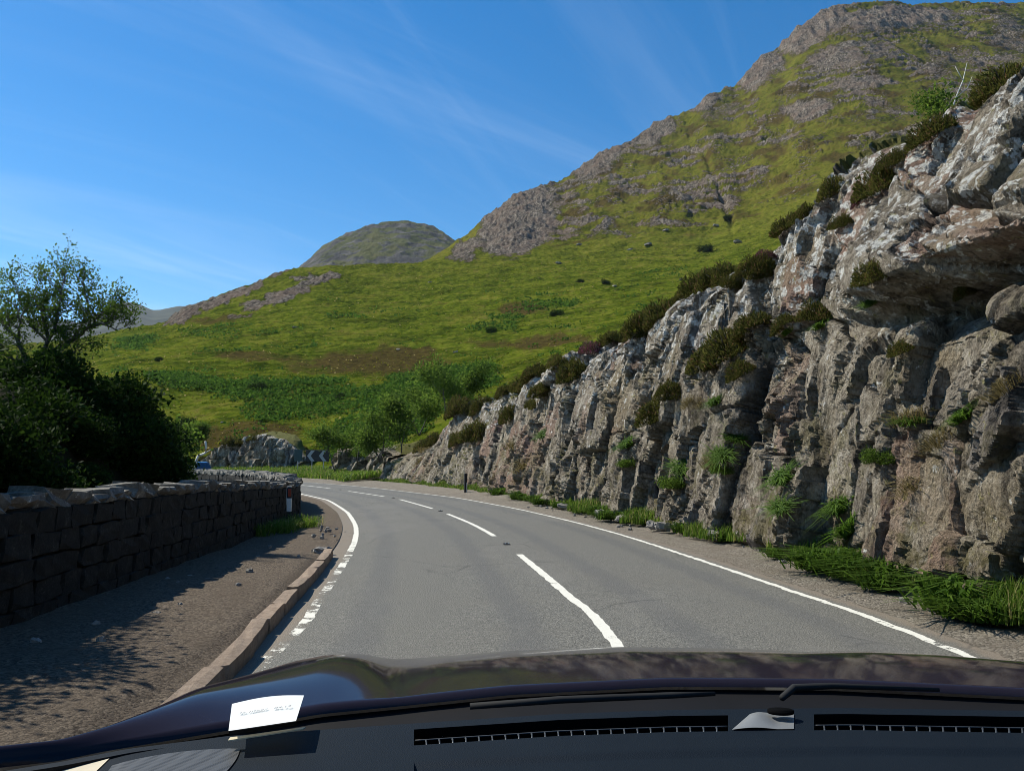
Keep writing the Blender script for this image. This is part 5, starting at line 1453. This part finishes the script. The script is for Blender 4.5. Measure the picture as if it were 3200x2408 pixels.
def own_car():
    car = empty('car', (0.25, 1.0, 0.0))
    tag(car, 'dark purple car seen from its passenger seat over dashboard and bonnet', 'car')
    off = np.array([-0.25, -1.0, 0.0])
    ug = np.linspace(-90, 1170, 190)
    def row(tab):
        t = np.array(tab, float)
        v = np.interp(ug, t[:, 0], t[:, 1]); Y = np.interp(ug, t[:, 0], t[:, 2])
        v = smooth(v[None], 5, 1)[0]; Y = smooth(Y[None], 9, 1)[0]
        return np.array([cp(a, b_, c) for a, b_, c in zip(ug, v, Y)])
    A = row([(-90, 768, 1.28), (60, 752, 1.42), (103, 743, 1.45), (229, 722, 1.52), (320, 706, 1.56), (403, 698, 1.60), (511, 687, 1.63), (670, 679, 1.65), (831, 680, 1.63), (1022, 689, 1.58), (1170, 700, 1.50)])
    C = row([(-90, 764, 1.31), (60, 747, 1.45), (103, 732, 1.50), (153, 708, 1.60), (195, 688, 1.72), (245, 675, 1.85), (296, 660, 2.0), (333, 652, 2.1), (365, 653, 2.17), (392, 659, 2.2), (450, 655, 2.25), (509, 650, 2.3), (625, 646, 2.35), (741, 648, 2.35), (800, 651, 2.3), (860, 650, 2.25), (926, 653, 2.2), (1024, 661, 2.05), (1170, 676, 1.9)])
    Dn = C + np.array([0, .22, -.085]); En = C + np.array([0, .42, -.30])
    rows = []
    for k in np.linspace(0, 1, 26):
        P = A * (1 - k) + C * k
        P[:, 2] += .018 * np.sin(math.pi * k) + .010 * np.sin(math.pi * k) * np.exp(-((ug - 345) / 40) ** 2) * k - .012 * np.exp(-((ug - 400) / 26) ** 2) * math.sin(math.pi * k)
        rows.append(P)
    rows += [C * (1 - k) + Dn * k + np.array([0, 0, -.004 * k]) for k in (.15, .35, .6, 1.0)] + [En]
    A0 = A + np.array([0, -.006, -.012])
    P = np.stack([A0] + rows, 0) + off
    bon = link('bonnet', grid_mesh('bonnet', P), M['bonnet'], car)
    # scuttle panel between bonnet and screen
    E = row([(-90, 786, 1.10), (60, 762, 1.16), (127, 749, 1.18), (229, 736, 1.20), (304, 731, 1.21), (436, 722, 1.22), (559, 714, 1.23), (672, 710, 1.23), (847, 708, 1.23), (1024, 711, 1.22), (1170, 717, 1.20)])
    P = np.stack([A + np.array([0, .01, -.022]), A * .6 + E * .4 + np.array([0, 0, -.075]), E + np.array([0, .02, -.07]), E + np.array([0, .02, -.01])], 0) + off
    link('scuttle', grid_mesh('scuttle', P), M['scuttle'], car)
    for pts in ([(782, 697, 1.42), (794, 687, 1.46), (832, 685, 1.47), (939, 689, 1.45)], [(470, 705.5, 1.42), (560, 699, 1.43), (672, 694.5, 1.43), (715, 693, 1.43)]):
        q = [Vector(cp(*p)) + Vector(off) for p in pts]
        MB().tube(q, [.006, .007, .006, .004], 6).build('wiper', M['tyre'], car, True)
    # dashboard top: lip, demister slots, main pad
    def dz(d): return E + np.array([0, 0, 0])
    vE = np.array([(-90, 786), (60, 762), (127, 749), (229, 736), (304, 731), (436, 722), (559, 714), (672, 710), (847, 708), (1024, 711), (1170, 717)], float)
    def dp(u, d, lift=0.0):
        """A point on the dashboard pad: d counts from its front lip towards us."""
        Y = 1.22 - d * .0046
        x, y, z = cp(u, float(np.interp(u, vE[:, 0], vE[:, 1])) + d, Y)
        return np.array((x, y, z + lift)) + off
    dash = empty('dashboard', (0, 0, 0)); dash.parent = car
    def pad(name, u0, u1, d0, d1, mat, nu=60, nd=6, lift=0.0, par=dash, ridge=None):
        U = np.linspace(u0, u1, nu); D = np.linspace(d0, d1, nd)
        P = np.array([[dp(u, d, lift + (ridge(u, d) if ridge else 0)) for d in D] for u in U])
        return link(name, grid_mesh(name, P), M[mat], par)
    crease = lambda u, d: -.006 * float(sstep(33, 36, np.float64(d - 6 * math.sin(u / 400.0))))
    pad('lip', -90, 1170, -1, 5, 'dash', 120, 3)
    pad('pad', -90, 414, 5, 95, 'dash', 60, 40)
    pad('pad', 414, 1170, 21, 95, 'dash', 90, 40, 0, dash, crease)
    pad('pad', 728, 814, 5, 21, 'dash', 20, 6)
    for u0, u1 in ((414, 728), (814, 1170)):
        sl = pad('demister_slot', u0, u1, 4.5, 21.5, 'slot', 40, 3, -.030)
        U = np.linspace(u0, u1, 40)
        P = np.array([[dp(u, 5, 0), dp(u, 5, -.031)] for u in U]); link('slot_wall', grid_mesh('slot_wall', P), M['slot'], sl)
        P = np.array([[dp(u, 21, 0), dp(u, 21, -.031)] for u in U]); link('slot_wall', grid_mesh('slot_wall', P), M['slot'], sl)
        for u in np.arange(u0 + 4 + (8 if u0 < 500 else 6), u1 - 2, 13.2):
            a, b_ = dp(u, 14.2, -.004), dp(u + .8, 21, -.002)
            MB().tube([a, (a + b_) / 2 + np.array([0, 0, .001]), b_], [.0016, .0012, .0016], 5).build('vent_rib', M['rib'], sl, True)
        P = [dp(u, 14.0, -.003) for u in U]
        MB().tube(P, .0010, 5).build('vent_rail', M['rib'], sl, True)
    # sunshade sensor pod in the middle
    pod = []
    for k in np.linspace(0, 1, 12):
        pod.append([dp(732 + 62 * q + (1 - k) * 18 * (q < .5) * (1 - 2 * q), 5 + 15.5 * k, .008 * math.sin(math.pi * min(1, q * 1.4)) * math.sin(math.pi * (k * .8 + .1))) + np.array([0, 0, .0015]) for q in np.linspace(0, 1, 16)])
    po = link('sensor_pod', grid_mesh('sensor_pod', np.array(pod)), M['pod'], dash)
    cx = Vector(dp(781, 10.5, .010)); b = MB()
    ring = [cx + Vector((.019 * math.cos(t), .013 * math.sin(t), 0)) for t in np.linspace(0, 2 * math.pi, 24, endpoint=False)]
    b.prism(ring, (0, 0, .004)).build('sensor_lens', M['slot'], po, True)
    # speaker cloth and beside it sunlight on the pad, painted as a beige patch
    sp = np.array([[dp(112 - 18 * k + (128 + 14 * k - 10 * k * k) * q, 14 + 22 * k - 4 * math.sin(math.pi * q) * (1 - k), .002) for q in np.linspace(0, 1, 24)] for k in np.linspace(0, 1, 10)])
    link('speaker_grille', grid_mesh('speaker_grille', sp), M['speaker'], dash)
    bt = np.array([[dp(34 + (76 - 18 * k) * q, 5.5 + 14 * k + 2 * (1 - q), .0015) for q in np.linspace(0, 1, 12)] for k in np.linspace(0, 1, 5)])
    link('sun_patch', grid_mesh('sun_patch', bt), M['beige'], dash)
    # windscreen
    top = [(-1.05, .12, 2.22), (1.45, .12, 2.22)]
    W = np.stack([A + np.array([0, -.03, -.01]), np.stack([np.linspace(-1.0, 1.5, len(ug)), np.full(len(ug), .15), np.full(len(ug), 2.25)], 1)], 0) + off
    link('windscreen', grid_mesh('windscreen', W), M['windscreen'], car)
own_car()

def permit():
    q = [Vector(cp(*c)) for c in ((228.5, 730, 1.13), (296, 720, 1.135), (304, 694.5, 1.27), (232, 703, 1.265))]
    e = tag(empty('paper_slip', q[0]), 'curled white paper slip with faint print propped on the dashboard', 'paper')
    n = 14; P = []
    for k in np.linspace(0, 1, 8):
        P.append([(q[0] * (1 - t) + q[1] * t) * (1 - k) + (q[3] * (1 - t) + q[2] * t) * k - q[0] + Vector((0, .004, .0035)) * math.sin(math.pi * t) * k for t in np.linspace(0, 1, n)])
    sh = link('sheet', grid_mesh('sheet', np.array([[tuple(v) for v in r] for r in P])), M['paper'], e)
    b = MB()
    c = [Vector(cp(*k)) - q[0] for k in ((228, 740.5, 1.15), (303, 729, 1.165), (306, 727, 1.175), (230, 737.5, 1.16))]
    b.prism(c, (0, 0, .0016)).build('card_base', M['card'], e)
    c = [Vector(cp(*k)) - q[0] for k in ((229, 735, 1.165), (297, 725, 1.17), (297, 721, 1.168), (229, 730.5, 1.163))]
    b = MB(); b.add(c, [(0, 1, 2, 3)]).build('plastic_foot', M['scuttle'], e)
    # print
    cu = bpy.data.curves.new('print', 'FONT'); cu.body = '25:10997   84.12'; cu.size = .0115
    t = bpy.data.objects.new('t', cu); col.objects.link(t)
    dg = bpy.context.evaluated_depsgraph_get()
    me = bpy.data.meshes.new_from_object(t.evaluated_get(dg)); bpy.data.objects.remove(t)
    o = link('print', me, M['ink'], e)
    ex = (q[1] - q[0]).normalized(); ey = (q[3] - q[0]); ez = ex.cross(ey).normalized(); ey = ez.cross(ex)
    m = Matrix((ex, ey, ez)).transposed().to_4x4()
    m.translation = (q[1] - q[0]) * .12 + (q[3] - q[0]) * .46 + ez * .0032
    o.matrix_local = m
permit()

# ------------------------------------------------------------------ the air: far hills fade a little to blue
def haze():
    b = MB().box((0, 3400, 480), (9000, 7000, 970))
    g = G('clear_summer_air')
    v = g.node('VolumePrincipled', {'Color': (0.80, 0.90, 1.0, 1), 'Density': 0.000035, 'Anisotropy': 0.2})
    g.t.links.new(v.outputs[0], g.out.inputs['Volume'])
    o = b.build('haze', g.m)
    tag(o, kind='stuff'); o['label'] = 'thin blue summer haze in the air of the valley'; o['category'] = 'haze'
haze()
